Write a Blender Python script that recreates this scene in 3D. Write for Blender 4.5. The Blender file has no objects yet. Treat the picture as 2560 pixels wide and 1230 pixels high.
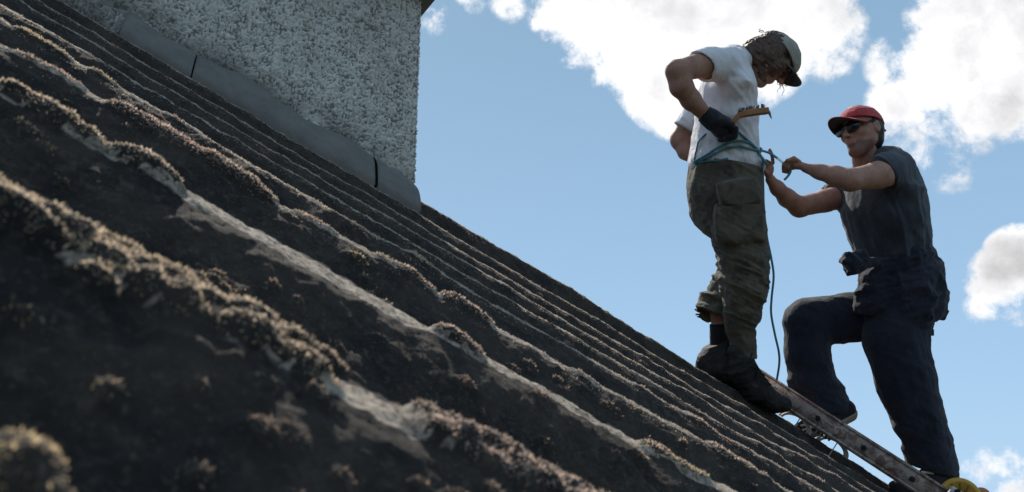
import bpy, math, random
import numpy as np
from mathutils import Vector

random.seed(7)
rng = np.random.default_rng(7)
scene = bpy.context.scene
col = scene.collection

# ------------------------------------------------------------------ camera
F = 2200.0                      # focal length in photo pixels (2560 wide)
CX, CY = 1280.0, 615.0
TH = math.radians(17.0)         # looking up
CAM = np.array([0.0, 0.0, 6.5])
RIGHT = np.array([1.0, 0.0, 0.0])
UP = np.array([0.0, -math.sin(TH), math.cos(TH)])
FWD = np.array([0.0, math.cos(TH), math.sin(TH)])
BAS = np.stack([RIGHT, UP, FWD])          # rows

cam = bpy.data.cameras.new("camera")
cam.sensor_width = 36.0
cam.lens = 36.0 * F / 2560.0
cam.clip_start = 0.02
cam.clip_end = 3000.0
cam.dof.use_dof = True
cam.dof.focus_distance = 4.0
cam.dof.aperture_fstop = cam.lens / 2.3
camo = bpy.data.objects.new("camera", cam)
camo.location = CAM
camo.rotation_euler = (math.pi / 2 + TH, 0, 0)
col.objects.link(camo)
scene.camera = camo

def wdir(px, py):
    v = np.array([(px - CX) / F, -(py - CY) / F, 1.0])
    w = v @ BAS
    return w / np.linalg.norm(w)

# ------------------------------------------------------------------ sun, sky
SUN_AZ = math.radians(-19.0)     # left of the view direction
SUN_EL = math.radians(48.0)
SUN = np.array([math.sin(SUN_AZ) * math.cos(SUN_EL), math.cos(SUN_AZ) * math.cos(SUN_EL), math.sin(SUN_EL)])
sun = bpy.data.lights.new("sun", 'SUN')
sun.energy = 5.0
sun.angle = math.radians(0.5)
sun.color = (1.0, 0.93, 0.82)
suno = bpy.data.objects.new("sun", sun)
suno.rotation_euler = Vector(-SUN).to_track_quat('-Z', 'Y').to_euler()
suno.location = (-6, 20, 22)
col.objects.link(suno)

scene.view_settings.view_transform = 'Standard'
scene.view_settings.look = 'None'
scene.view_settings.gamma = 1.0
scene.view_settings.exposure = 0.3

class NT:
    """tiny node-tree helper"""
    def __init__(self, tree):
        self.t = tree
    def n(self, kind, **kw):
        nd = self.t.nodes.new(kind)
        for k, v in kw.items():
            setattr(nd, k, v)
        return nd
    def link(self, a, b):
        self.t.links.new(a, b)
    def put(self, sock, v):
        if isinstance(v, (int, float, tuple, list)):
            sock.default_value = v
        else:
            self.link(v, sock)
    def math(self, op, a, b=None, c=None, clamp=False):
        nd = self.n('ShaderNodeMath', operation=op, use_clamp=clamp)
        self.put(nd.inputs[0], a)
        if b is not None: self.put(nd.inputs[1], b)
        if c is not None: self.put(nd.inputs[2], c)
        return nd.outputs[0]
    def vmath(self, op, a, b=None):
        nd = self.n('ShaderNodeVectorMath', operation=op)
        self.put(nd.inputs[0], a)
        if b is not None: self.put(nd.inputs[1], b)
        return nd.outputs['Value'] if op in ('DOT_PRODUCT', 'LENGTH') else nd.outputs[0]
    def scale(self, a, s):
        nd = self.n('ShaderNodeVectorMath', operation='SCALE')
        self.put(nd.inputs[0], a)
        nd.inputs['Scale'].default_value = s
        return nd.outputs[0]
    def noise(self, vec, scale, detail=4, rough=0.55, dist=0.0, out='Fac'):
        nd = self.n('ShaderNodeTexNoise')
        if vec is not None: self.link(vec, nd.inputs['Vector'])
        nd.inputs['Scale'].default_value = scale
        nd.inputs['Detail'].default_value = detail
        nd.inputs['Roughness'].default_value = rough
        nd.inputs['Distortion'].default_value = dist
        return nd.outputs[out]
    def mapr(self, v, a, b, c, d, smooth=False):
        nd = self.n('ShaderNodeMapRange')
        nd.interpolation_type = 'SMOOTHSTEP' if smooth else 'LINEAR'
        nd.clamp = True
        self.put(nd.inputs[0], v)
        for i, x in enumerate((a, b, c, d)):
            nd.inputs[i + 1].default_value = x
        return nd.outputs[0]
    def mix(self, fac, a, b, blend='MIX'):
        nd = self.n('ShaderNodeMix', data_type='RGBA', blend_type=blend)
        self.put(nd.inputs[0], fac)
        for s, v in ((nd.inputs[6], a), (nd.inputs[7], b)):
            if isinstance(v, (tuple, list)) and len(v) == 3: v = (*v, 1)
            self.put(s, v)
        return nd.outputs[2]

world = bpy.data.worlds.new("World")
scene.world = world
world.use_nodes = True
wt = world.node_tree
wt.nodes.clear()
W = NT(wt)
out = W.n('ShaderNodeOutputWorld')
sky = W.n('ShaderNodeTexSky', sky_type='NISHITA')
sky.sun_disc = False
sky.sun_elevation = SUN_EL
sky.sun_rotation = SUN_AZ
sky.altitude = 100
sky.air_density = 1.0
sky.dust_density = 0.6
sky.ozone_density = 1.6
SKY_STRENGTH = 0.12
tc = W.n('ShaderNodeTexCoord')
dirv = W.vmath('NORMALIZE', tc.outputs['Generated'])
# clouds: each is a puff round a fixed direction of the sky dome, broken up by noise
PUFFS = [  # photo px, radius px, weight
    (1430, 10, 90, .85), (1500, 60, 120, .95), (1590, 90, 140, 1.05), (1700, 60, 190, 1.1), (1630, 195, 95, .85),
    (1690, 250, 75, .7), (1760, 170, 120, .85), (1860, 50, 190, 1.0), (1980, 30, 120, .75), (1890, 190, 80, .5), (1550, -130, 230, 1.0), (1850, -140, 260, .9),
    (2080, 80, 80, .42), (2450, 90, 180, .95), (2580, 50, 190, 1.0), (2340, 180, 110, .75), (2250, 250, 85, .6), (2540, 230, 120, .75),
    (2310, 330, 90, .42), (2430, 320, 80, .36), (2210, 150, 60, .36), (2480, -70, 170, .75), (2390, 430, 60, .26),
    (2505, 690, 74, .9), (2560, 650, 80, .95), (2465, 770, 48, .65), (2545, 790, 40, .3),
    (2495, 1168, 60, .5), (2440, 1162, 44, .42), (2545, 1172, 50, .42), (2555, 1245, 55, .55),
    (1085, 40, 42, .3), (1190, -5, 40, .3), (1275, -5, 48, .36), (2060, 165, 55, .3)]
nz1 = W.noise(dirv, 9.0, 9, 0.62, 0.25)
nz2 = W.noise(dirv, 34.0, 8, 0.66, 0.2)
warp = W.noise(dirv, 7.0, 3, 0.5, 0.0, 'Color')
dw = W.vmath('NORMALIZE', W.vmath('ADD', dirv, W.scale(W.vmath('SUBTRACT', warp, (0.5, 0.5, 0.5)), 0.05)))
tot = None
for px, py, r, wgt in PUFFS:
    c = wdir(px, py)
    dp = W.vmath('DOT_PRODUCT', dw, tuple(float(x) for x in c))
    ang = r * 1.35 / F * (1.0 / (1 + ((px - CX) ** 2 + (py - CY) ** 2) / F ** 2)) ** 0.75
    b = W.mapr(dp, math.cos(ang), 1.0, 0.0, wgt, False)
    tot = b if tot is None else W.math('MAXIMUM', tot, b)
# a few clouds elsewhere in the dome as well, out of this view
far = W.mapr(W.noise(dirv, 2.2, 4, 0.5), 0.56, 0.75, 0.0, 0.9)
side = W.mapr(W.vmath('DOT_PRODUCT', dirv, tuple(float(x) for x in FWD)), 0.55, 0.75, 1.0, 0.0)
tot = W.math('MAXIMUM', tot, W.math('MULTIPLY', far, side))
brk = W.math('ADD', W.math('MULTIPLY', W.math('SUBTRACT', nz1, 0.5), 1.9), W.math('MULTIPLY', W.math('SUBTRACT', nz2, 0.5), 1.25))
dens = W.math('ADD', tot, W.math('MULTIPLY', brk, W.mapr(tot, 0.0, 0.22, 0.0, 1.0)))
alpha = W.mapr(dens, 0.10, 0.58, 0.0, 1.0, True)
# self-shading: the thick middle is grey, thin sunward edges are white
dirS = W.vmath('NORMALIZE', W.vmath('ADD', dirv, tuple(float(x) * 0.035 for x in SUN)))
sm1 = W.noise(dirv, 13.0, 5, 0.55, 0.3)
sm2 = W.noise(dirS, 13.0, 5, 0.55, 0.3)
relief = W.math('MULTIPLY', W.math('SUBTRACT', sm1, sm2), 0.8)
big = W.math('MULTIPLY', W.math('SUBTRACT', W.noise(dirv, 5.0, 1.5, 0.5, 0.2), 0.5), 0.8)
thick = W.mapr(dens, 0.40, 1.25, 1.0, 0.0, True)
lum = W.math('ADD', W.math('ADD', W.math('ADD', W.math('MULTIPLY', thick, 0.26), 0.82), relief), big)
lum = W.math('MAXIMUM', W.math('MINIMUM', lum, 1.14), 0.56)
ccol = W.n('ShaderNodeCombineColor')
W.link(W.math('MULTIPLY', lum, 0.985), ccol.inputs[0])
W.link(W.math('MULTIPLY', lum, 0.985), ccol.inputs[1])
W.link(W.math('MULTIPLY', lum, 1.0), ccol.inputs[2])
bg1 = W.n('ShaderNodeBackground')
sepd = W.n('ShaderNodeSeparateXYZ'); W.link(dirv, sepd.inputs[0])
hz = W.mapr(sepd.outputs[2], 0.0, 0.56, 0.0, 1.0)          # paler towards the horizon
clear = W.mix(hz, (2.85, 4.38, 6.2), (1.66, 2.80, 4.0))
skc = W.mix(0.9, sky.outputs[0], clear)
W.link(skc, bg1.inputs[0]); bg1.inputs[1].default_value = SKY_STRENGTH
bg2 = W.n('ShaderNodeBackground')
W.link(ccol.outputs[0], bg2.inputs[0]); bg2.inputs[1].default_value = 0.80
mx = W.n('ShaderNodeMixShader')
W.link(alpha, mx.inputs[0]); W.link(bg1.outputs[0], mx.inputs[1]); W.link(bg2.outputs[0], mx.inputs[2])
W.link(mx.outputs[0], out.inputs[0])

# ------------------------------------------------------------------ helpers
def P(px, py, z):
    """camera-space point (right, up, depth) of a photo pixel at depth z"""
    return np.array([(px - CX) * z / F, -(py - CY) * z / F, z])

def to_world(v):
    return np.asarray(v) @ BAS + CAM

def proj(p):
    q = BAS @ (np.asarray(p) - CAM)
    return np.array([CX + F * q[0] / q[2], CY - F * q[1] / q[2], q[2]])

def mesh_obj(name, verts, faces, material=None, parent=None, origin=None, smooth=True):
    """verts in world space; faces (n,3)/(n,4) array or list; the object's origin is set at `origin`"""
    verts = np.asarray(verts, dtype=np.float64)
    if origin is None:
        origin = np.array(parent.matrix_world.translation) if parent is not None else np.array([verts[:, 0].mean(), verts[:, 1].mean(), verts[:, 2].min()])
    origin = np.asarray(origin, dtype=np.float64)
    me = bpy.data.meshes.new(name)
    lv = verts - origin
    if isinstance(faces, np.ndarray):
        nf, k = faces.shape
        me.vertices.add(len(lv)); me.vertices.foreach_set('co', lv.astype(np.float32).ravel())
        me.loops.add(nf * k); me.loops.foreach_set('vertex_index', faces.astype(np.int32).ravel())
        me.polygons.add(nf)
        me.polygons.foreach_set('loop_start', np.arange(0, nf * k, k, dtype=np.int32))
        me.update(calc_edges=True)
    else:
        me.from_pydata([tuple(x) for x in lv], [], faces)
    if smooth:
        me.polygons.foreach_set('use_smooth', np.ones(len(me.polygons), dtype=bool))
    me.validate()
    o = bpy.data.objects.new(name, me)
    if material is not None: me.materials.append(material)
    col.objects.link(o)
    if parent is not None:
        o.parent = parent
        o.location = Vector(origin) - Vector(world_loc(parent))
    else:
        o.location = origin
    LOC[o.name] = origin
    return o

LOC = {}
def world_loc(o):
    return LOC[o.name]

def empty(name, loc):
    o = bpy.data.objects.new(name, None)
    o.empty_display_size = 0.1
    o.location = loc
    col.objects.link(o)
    LOC[o.name] = np.asarray(loc, dtype=float)
    return o

def child(name, verts, faces, material, parent, smooth=True):
    return mesh_obj(name, verts, faces, material, parent, origin=world_loc(parent), smooth=smooth)

def tag(o, label=None, cat=None, group=None, kind=None):
    if label: o['label'] = label
    if cat: o['category'] = cat
    if group: o['group'] = group
    if kind: o['kind'] = kind
    return o

# value noise -------------------------------------------------------
def _hash(ix, iy, iz, seed):
    h = (ix.astype(np.int64) * 374761393 + iy.astype(np.int64) * 668265263 + iz.astype(np.int64) * 2147483647 + seed * 974711) & 0xffffffff
    h = ((h ^ (h >> 13)) * 1274126177) & 0xffffffff
    h = ((h ^ (h >> 16)) * 2246822519) & 0xffffffff
    return ((h ^ (h >> 15)) & 0xffff).astype(np.float32) / 32767.5 - 1.0

def vnoise(x, y, z, seed=0):
    fx, fy, fz = np.floor(x), np.floor(y), np.floor(z)
    ix, iy, iz = fx.astype(np.int32), fy.astype(np.int32), fz.astype(np.int32)
    tx, ty, tz = (x - fx), (y - fy), (z - fz)
    tx = tx * tx * (3 - 2 * tx); ty = ty * ty * (3 - 2 * ty); tz = tz * tz * (3 - 2 * tz)
    r = 0
    for dx in (0, 1):
        wx = tx if dx else 1 - tx
        for dy in (0, 1):
            wy = ty if dy else 1 - ty
            for dz in (0, 1):
                wz = tz if dz else 1 - tz
                r = r + wx * wy * wz * _hash(ix + dx, iy + dy, iz + dz, seed)
    return r

def fbm(x, y, z, oct=3, seed=0, gain=0.5):
    r, a, s = 0, 1.0, 1.0
    for i in range(oct):
        r = r + a * vnoise(x * s, y * s, z * s, seed + i * 17)
        a *= gain; s *= 2.03
    return r

# signed distance bodies --------------------------------------------
class SDF:
    """a solid built on a grid in camera space; .mesh() returns one continuous surface"""
    def __init__(self, lo, hi, h):
        self.lo = np.asarray(lo, float); self.h = h
        self.ax = [np.arange(lo[i], hi[i] + h, h, dtype=np.float32) for i in range(3)]
        self.f = np.full([len(a) for a in self.ax], 0.08, dtype=np.float32)
    def box(self, lo, hi):
        s = []
        for i in range(3):
            a = int(np.clip(math.floor((lo[i] - self.lo[i]) / self.h), 0, len(self.ax[i])))
            b = int(np.clip(math.ceil((hi[i] - self.lo[i]) / self.h) + 1, 0, len(self.ax[i])))
            s.append(slice(a, b))
        return tuple(s)
    def apply(self, s, d, k, op):
        f = self.f[s]
        if op == 'sub':
            self.f[s] = np.maximum(f, -d); return
        if k > 0:
            hh = np.clip(0.5 + 0.5 * (f - d) / k, 0, 1)
            self.f[s] = f + (d - f) * hh - k * hh * (1 - hh)
        else:
            self.f[s] = np.minimum(f, d)
    def grid(self, s):
        return (self.ax[0][s[0]][:, None, None], self.ax[1][s[1]][None, :, None], self.ax[2][s[2]][None, None, :])
    def cap(self, a, b, ra, rb, kd=1.0, k=0.012, op='add', cuts=()):
        m = 0.05 + k
        rr = max(ra, rb)
        ext = np.array([rr, rr, rr * max(kd, 1.0)]) + m
        s = self.box(np.minimum(a, b) - ext, np.maximum(a, b) + ext)
        X, Y, Z = self.grid(s)
        if 0 in (X.size, Y.size, Z.size): return
        sc = np.array([1, 1, 1.0 / kd])
        A, B = a * sc, b * sc
        ab = B - A
        L = float(ab @ ab) + 1e-12
        px, py, pz = X - A[0], Y - A[1], Z / kd - A[2]
        t = np.clip((px * ab[0] + py * ab[1] + pz * ab[2]) / L, 0, 1)
        d = np.sqrt((px - t * ab[0]) ** 2 + (py - t * ab[1]) ** 2 + (pz - t * ab[2]) ** 2) - (ra + (rb - ra) * t)
        for (cp, cn) in cuts:
            cn = cn / np.linalg.norm(cn)
            d = np.maximum(d, (X - cp[0]) * cn[0] + (Y - cp[1]) * cn[1] + (Z - cp[2]) * cn[2])
        self.apply(s, d.astype(np.float32), k, op)
    def chain(self, pts, k=0.012, kd=1.0, op='add', cuts=()):
        """pts: (px, py, depth, radius px[, depth factor])"""
        for p, q in zip(pts[:-1], pts[1:]):
            kk = (p[4] if len(p) > 4 else kd)
            self.cap(P(*p[:3]), P(*q[:3]), p[3] * p[2] / F, q[3] * q[2] / F, kk, k, op, cuts)
    def ell(self, c, r, axes=None, k=0.012, op='add', cuts=()):
        c = np.asarray(c, float); r = np.asarray(r, float)
        R = np.eye(3) if axes is None else np.asarray(axes, float)
        m = r.max() + 0.04 + k
        s = self.box(c - m, c + m)
        X, Y, Z = self.grid(s)
        if 0 in (X.size, Y.size, Z.size): return
        px, py, pz = X - c[0], Y - c[1], Z - c[2]
        q = [(px * R[i][0] + py * R[i][1] + pz * R[i][2]) for i in range(3)]
        k0 = np.sqrt(sum((q[i] / r[i]) ** 2 for i in range(3)))
        k1 = np.sqrt(sum((q[i] / r[i] ** 2) ** 2 for i in range(3))) + 1e-9
        d = k0 * (k0 - 1) / k1
        for (cp, cn) in cuts:
            cn = cn / np.linalg.norm(cn)
            d = np.maximum(d, (X - cp[0]) * cn[0] + (Y - cp[1]) * cn[1] + (Z - cp[2]) * cn[2])
        self.apply(s, d.astype(np.float32), k, op)
    def disp(self, fn, band=0.03):
        idx = np.where(np.abs(self.f) < band)
        x, y, z = (self.ax[i][idx[i]] for i in range(3))
        self.f[idx] += fn(x, y, z).astype(np.float32)
    def cut(self, cp, cn):
        cn = np.asarray(cn, float); cn = cn / np.linalg.norm(cn)
        X, Y, Z = self.grid((slice(None),) * 3)
        self.f = np.maximum(self.f, ((X - cp[0]) * cn[0] + (Y - cp[1]) * cn[1] + (Z - cp[2]) * cn[2]).astype(np.float32))
    def mesh(self):
        f = self.f
        f[0], f[-1] = 1, 1; f[:, 0], f[:, -1] = 1, 1; f[:, :, 0], f[:, :, -1] = 1, 1
        ins = f < 0
        n = [d - 1 for d in f.shape]
        cnt = np.zeros(n, dtype=np.int8)
        cs = [(i, j, k) for i in (0, 1) for j in (0, 1) for k in (0, 1)]
        for (i, j, k) in cs:
            cnt += ins[i:i + n[0], j:j + n[1], k:k + n[2]]
        ac = np.argwhere((cnt > 0) & (cnt < 8))
        del cnt
        cv = np.stack([f[ac[:, 0] + c[0], ac[:, 1] + c[1], ac[:, 2] + c[2]] for c in cs], 1)
        acc = np.zeros((len(ac), 3)); num = np.zeros(len(ac))
        for a in range(8):
            for b in range(a + 1, 8):
                ca, cb = np.array(cs[a]), np.array(cs[b])
                if np.abs(ca - cb).sum() != 1: continue
                va, vb = cv[:, a], cv[:, b]
                m = (va < 0) != (vb < 0)
                t = np.where(m, va / np.where(m, va - vb, 1), 0)
                acc += m[:, None] * (ca + t[:, None] * (cb - ca)); num += m
        vs = (ac + acc / num[:, None]) * self.h + self.lo
        idx = np.full(n, -1, dtype=np.int32)
        idx[ac[:, 0], ac[:, 1], ac[:, 2]] = np.arange(len(ac))
        quads = []
        for axis in range(3):
            a1, a2 = (axis + 1) % 3, (axis + 2) % 3
            sl0 = [slice(None)] * 3; sl1 = [slice(None)] * 3
            sl0[axis] = slice(0, -1); sl1[axis] = slice(1, None)
            e = ins[tuple(sl0)] != ins[tuple(sl1)]
            pt = np.argwhere(e)
            pt = pt[(pt[:, a1] > 0) & (pt[:, a2] > 0) & (pt[:, a1] < n[a1]) & (pt[:, a2] < n[a2])]
            first_in = ins[pt[:, 0], pt[:, 1], pt[:, 2]]
            def cell(o1, o2):
                q = pt.copy(); q[:, a1] -= o1; q[:, a2] -= o2
                return idx[q[:, 0], q[:, 1], q[:, 2]]
            qd = np.stack([cell(1, 1), cell(0, 1), cell(0, 0), cell(1, 0)], 1)
            qd[~first_in] = qd[~first_in][:, ::-1]
            quads.append(qd)
        q = np.concatenate(quads)
        q = q[(q >= 0).all(1)]
        # camera space (right, up, fwd) is left-handed w.r.t. world: flip the winding
        return to_world(vs), q[:, ::-1].copy()

def tube(path, r, seg=8, twist=None):
    """path (n,3) world; radius scalar or array -> verts, quads"""
    path = np.asarray(path, float)
    n = len(path)
    r = np.broadcast_to(np.asarray(r, float), (n,))
    t = np.gradient(path, axis=0); t /= np.linalg.norm(t, axis=1)[:, None] + 1e-12
    ref = np.array([0, 0, 1.0]) if abs(t[0][2]) < 0.9 else np.array([1.0, 0, 0])
    u = np.cross(t[0], ref); u /= np.linalg.norm(u)
    vs = []
    for i in range(n):
        u = u - t[i] * (u @ t[i]); u /= np.linalg.norm(u)
        w = np.cross(t[i], u)
        a = np.arange(seg) * 2 * math.pi / seg
        vs.append(path[i] + r[i] * (np.cos(a)[:, None] * u + np.sin(a)[:, None] * w))
    vs = np.concatenate(vs)
    i = np.arange(n - 1)[:, None] * seg; j = np.arange(seg)[None, :]
    q = np.stack([i + j, i + (j + 1) % seg, i + seg + (j + 1) % seg, i + seg + j], -1).reshape(-1, 4)
    c0, c1 = len(vs), len(vs) + 1
    vs = np.concatenate([vs, path[:1], path[-1:]])
    j = np.arange(0, seg, 2)
    e0 = np.stack([np.full(len(j), c0), (j + 2) % seg, j + 1, j], -1)
    b = (n - 1) * seg
    e1 = np.stack([np.full(len(j), c1), b + j, b + j + 1, b + (j + 2) % seg], -1)
    return vs, np.concatenate([q, e0, e1])

def spline(pts, n=12):
    p = np.asarray(pts, float)
    p = np.concatenate([[2 * p[0] - p[1]], p, [2 * p[-1] - p[-2]]])
    o = []
    for i in range(1, len(p) - 2):
        t = np.linspace(0, 1, n, endpoint=False)[:, None]
        a, b, c, d = p[i - 1], p[i], p[i + 1], p[i + 2]
        o.append(0.5 * ((2 * b) + (-a + c) * t + (2 * a - 5 * b + 4 * c - d) * t ** 2 + (-a + 3 * b - 3 * c + d) * t ** 3))
    o.append(p[-2][None])
    return np.concatenate(o)

def merge(parts):
    vs, fs, o = [], [], 0
    for v, f in parts:
        vs.append(v); fs.append(np.asarray(f) + o); o += len(v)
    return np.concatenate(vs), np.concatenate(fs)

def boxm(c, ax, half):
    """oriented box: centre, 3 axes (rows), half sizes"""
    c = np.asarray(c, float); ax = np.asarray(ax, float)
    vs = np.array([c + sx * half[0] * ax[0] + sy * half[1] * ax[1] + sz * half[2] * ax[2] for sx in (-1, 1) for sy in (-1, 1) for sz in (-1, 1)])
    fs = np.array([[0, 1, 3, 2], [4, 6, 7, 5], [0, 4, 5, 1], [2, 3, 7, 6], [0, 2, 6, 4], [1, 5, 7, 3]])
    return vs, fs

# ------------------------------------------------------------------ materials
def material(name, build):
    m = bpy.data.materials.new(name)
    m.use_nodes = True
    t = m.node_tree
    t.nodes.clear()
    N = NT(t)
    o = N.n('ShaderNodeOutputMaterial')
    b = N.n('ShaderNodeBsdfPrincipled')
    N.link(b.outputs[0], o.inputs[0])
    tcn = N.n('ShaderNodeTexCoord')
    build(N, b, tcn.outputs['Object'], o)
    return m

def bump(N, b, h, strength, dist=0.01):
    nd = N.n('ShaderNodeBump')
    nd.inputs['Strength'].default_value = strength
    nd.inputs['Distance'].default_value = dist
    N.link(h, nd.inputs['Height'])
    N.link(nd.outputs[0], b.inputs['Normal'])

def cloth(name, c1, c2, c3=None, scale=9, rough=0.9, weave=900, sheen=0.15, bstr=0.5, spot=0.62, samt=0.8):
    def f(N, b, v, o):
        n1 = N.noise(v, scale, 5, 0.6)
        c = N.mix(N.mapr(n1, 0.35, 0.65, 0, 1), c1, c2)
        if c3 is not None:
            n2 = N.noise(v, scale * 2.7, 6, 0.65, 0.4)
            c = N.mix(N.mapr(n2, spot, spot + 0.10, 0, samt), c, c3)
        N.link(c, b.inputs['Base Color'])
        b.inputs['Roughness'].default_value = rough
        b.inputs['Sheen Weight'].default_value = sheen
        b.inputs['Specular IOR Level'].default_value = 0.2
        h = N.math('ADD', N.math('MULTIPLY', N.noise(v, weave, 2, 0.6), 0.25), N.noise(v, 55, 6, 0.6, 0.6))
        bump(N, b, h, bstr, 0.006)
    return material(name, f)

def skinm(name, c1, c2):
    def f(N, b, v, o):
        c = N.mix(N.mapr(N.noise(v, 22, 5, 0.6), 0.35, 0.65, 0, 1), c1, c2)
        c = N.mix(N.mapr(N.noise(v, 160, 5, 0.7), 0.52, 0.7, 0, 0.55), c, tuple(x * 0.45 for x in c1))
        st = N.n('ShaderNodeAttribute'); st.attribute_name = 'stubble'
        lp = N.n('ShaderNodeAttribute'); lp.attribute_name = 'lip'
        c = N.mix(N.math('MULTIPLY', st.outputs['Fac'], N.mapr(N.noise(v, 500, 2, 0.6), 0.4, 0.6, 0.45, 0.85)), c, (.07, .045, .036))
        c = N.mix(N.math('MULTIPLY', lp.outputs['Fac'], 0.4), c, (.36, .15, .13))
        N.link(c, b.inputs['Base Color'])
        b.inputs['Roughness'].default_value = 0.65
        b.inputs['Specular IOR Level'].default_value = 0.3
        b.inputs['Subsurface Weight'].default_value = 0.15
        b.inputs['Subsurface Radius'].default_value = (0.012, 0.005, 0.003)
        b.inputs['Subsurface Scale'].default_value = 0.6
        bump(N, b, N.noise(v, 260, 4, 0.6), 0.25, 0.003)
    return material(name, f)

def plain(name, c, rough=0.6, metal=0.0, var=0.25, scale=30, bstr=0.15):
    def f(N, b, v, o):
        d = tuple(x * (1 - var) for x in c)
        N.link(N.mix(N.noise(v, scale, 5, 0.6), d, c), b.inputs['Base Color'])
        b.inputs['Roughness'].default_value = rough
        b.inputs['Metallic'].default_value = metal
        bump(N, b, N.noise(v, scale * 4, 4, 0.6), bstr, 0.004)
    return material(name, f)

M = {}
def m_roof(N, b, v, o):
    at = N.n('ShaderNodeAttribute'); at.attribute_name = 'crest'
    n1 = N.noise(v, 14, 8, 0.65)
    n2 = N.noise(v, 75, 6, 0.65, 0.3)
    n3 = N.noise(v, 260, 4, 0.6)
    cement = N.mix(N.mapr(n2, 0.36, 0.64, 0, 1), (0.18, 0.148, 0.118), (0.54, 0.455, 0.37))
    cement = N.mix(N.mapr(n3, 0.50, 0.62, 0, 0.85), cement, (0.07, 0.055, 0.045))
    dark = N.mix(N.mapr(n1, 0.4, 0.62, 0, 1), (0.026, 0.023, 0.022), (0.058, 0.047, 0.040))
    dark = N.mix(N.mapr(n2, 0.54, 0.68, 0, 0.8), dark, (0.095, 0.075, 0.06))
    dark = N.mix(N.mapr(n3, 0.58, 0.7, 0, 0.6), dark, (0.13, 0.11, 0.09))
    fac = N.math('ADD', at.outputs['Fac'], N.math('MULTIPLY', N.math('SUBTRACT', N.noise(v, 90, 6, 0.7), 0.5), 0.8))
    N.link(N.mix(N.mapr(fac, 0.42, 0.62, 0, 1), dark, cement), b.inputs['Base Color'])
    b.inputs['Roughness'].default_value = 0.95
    b.inputs['Specular IOR Level'].default_value = 0.15
    h = N.math('ADD', N.noise(v, 120, 6, 0.7), N.math('MULTIPLY', n3, 0.6))
    bump(N, b, h, 0.9, 0.006)
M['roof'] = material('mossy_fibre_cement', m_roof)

def m_moss(N, b, v, o):
    at = N.n('ShaderNodeAttribute'); at.attribute_name = 'tint'
    b.inputs['Roughness'].default_value = 0.85
    b.inputs['Specular IOR Level'].default_value = 0.2
    N.link(at.outputs['Color'], b.inputs['Base Color'])
    tr = N.n('ShaderNodeBsdfTranslucent')
    N.link(at.outputs['Color'], tr.inputs[0])
    mxs = N.n('ShaderNodeMixShader'); mxs.inputs[0].default_value = 0.42
    N.link(b.outputs[0], mxs.inputs[1]); N.link(tr.outputs[0], mxs.inputs[2])
    N.link(mxs.outputs[0], o.inputs[0])
M['moss'] = material('moss_tufts', m_moss)

def m_harl(N, b, v, o):
    n1 = N.noise(v, 5, 5, 0.6)
    n2 = N.noise(v, 95, 5, 0.65, 0.2)
    c = N.mix(N.mapr(N.noise(v, 2.6, 7, 0.7, 0.6), 0.36, 0.64, 0, 1), (0.50, 0.475, 0.43), (0.70, 0.67, 0.61))
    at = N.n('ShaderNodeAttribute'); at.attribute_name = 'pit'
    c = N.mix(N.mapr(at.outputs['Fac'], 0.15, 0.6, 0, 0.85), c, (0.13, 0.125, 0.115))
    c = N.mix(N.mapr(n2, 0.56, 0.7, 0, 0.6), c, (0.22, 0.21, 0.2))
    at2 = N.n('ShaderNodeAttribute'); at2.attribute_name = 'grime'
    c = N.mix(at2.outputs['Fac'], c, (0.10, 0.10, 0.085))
    N.link(c, b.inputs['Base Color'])
    b.inputs['Roughness'].default_value = 0.95
    b.inputs['Specular IOR Level'].default_value = 0.15
    bump(N, b, N.noise(v, 180, 5, 0.7), 0.6, 0.006)
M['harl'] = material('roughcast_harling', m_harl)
M['cement'] = plain('cement_render', (0.21, 0.195, 0.18), 0.9, 0, 0.6, 16, 0.9)
M['cap_slab'] = plain('concrete_cap', (0.16, 0.15, 0.14), 0.9, 0, 0.4, 12, 0.5)
M['grass'] = plain('grass_field', (0.085, 0.095, 0.05), 0.95, 0, 0.5, 0.6, 0.5)
M['wallr'] = plain('render_wall', (0.42, 0.40, 0.37), 0.95, 0, 0.3, 6, 0.5)

# ------------------------------------------------------------------ ground
g = 1500.0
gnd = mesh_obj('ground', [(-g, -g, 0), (g, -g, 0), (g, g, 0), (-g, g, 0)], [(0, 1, 2, 3)], M['grass'], origin=(0, 0, 0))
tag(gnd, kind='structure')

# ------------------------------------------------------------------ roof frame
VPX, VPY = 6950.0, 4028.0
D = wdir(VPX, VPY)                                        # along the corrugations, down the roof
E = wdir(1236.0, 593.0)                                   # lies in the roof plane too
Nn = np.cross(D, E); Nn /= np.linalg.norm(Nn)
Wv = np.cross(Nn, D); Wv /= np.linalg.norm(Wv)            # across the corrugations, away from the camera
R0 = to_world(P(1236, 1178, 0.454))
PITCH = 0.354
AMP = 0.052

def raise_v(v, u=None):
    t = v / PITCH
    h = np.interp(t, [-6, 4, 5, 6, 7, 7.6, 8.0, 8.25, 9, 13], [0, 0, .007, .016, .036, .058, .078, .078, -.012, -.05])
    if u is not None:                                   # the verge sags and wavers along its length
        h = h * (1 + (np.interp(u, [0, .5, .8, 1.2, 1.65, 1.87, 2.4, 2.9, 3.2, 4], [1, .98, 1.03, 1.09, .94, .85, .9, .84, .68, .62]) - 1) * np.clip((t - 6) / 2, 0, 1))
    return h

def profile(v):
    t = 0.5 + 0.5 * np.cos(2 * math.pi * v / PITCH)
    e = np.interp(v / PITCH, [1.2, 2.0], [0.85, 1.45])
    return -AMP * (1 - t ** e)

def roof_pt(u, v, h=0.0):
    return R0 + u * D + v * Wv + (raise_v(v, u) + h) * Nn

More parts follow.
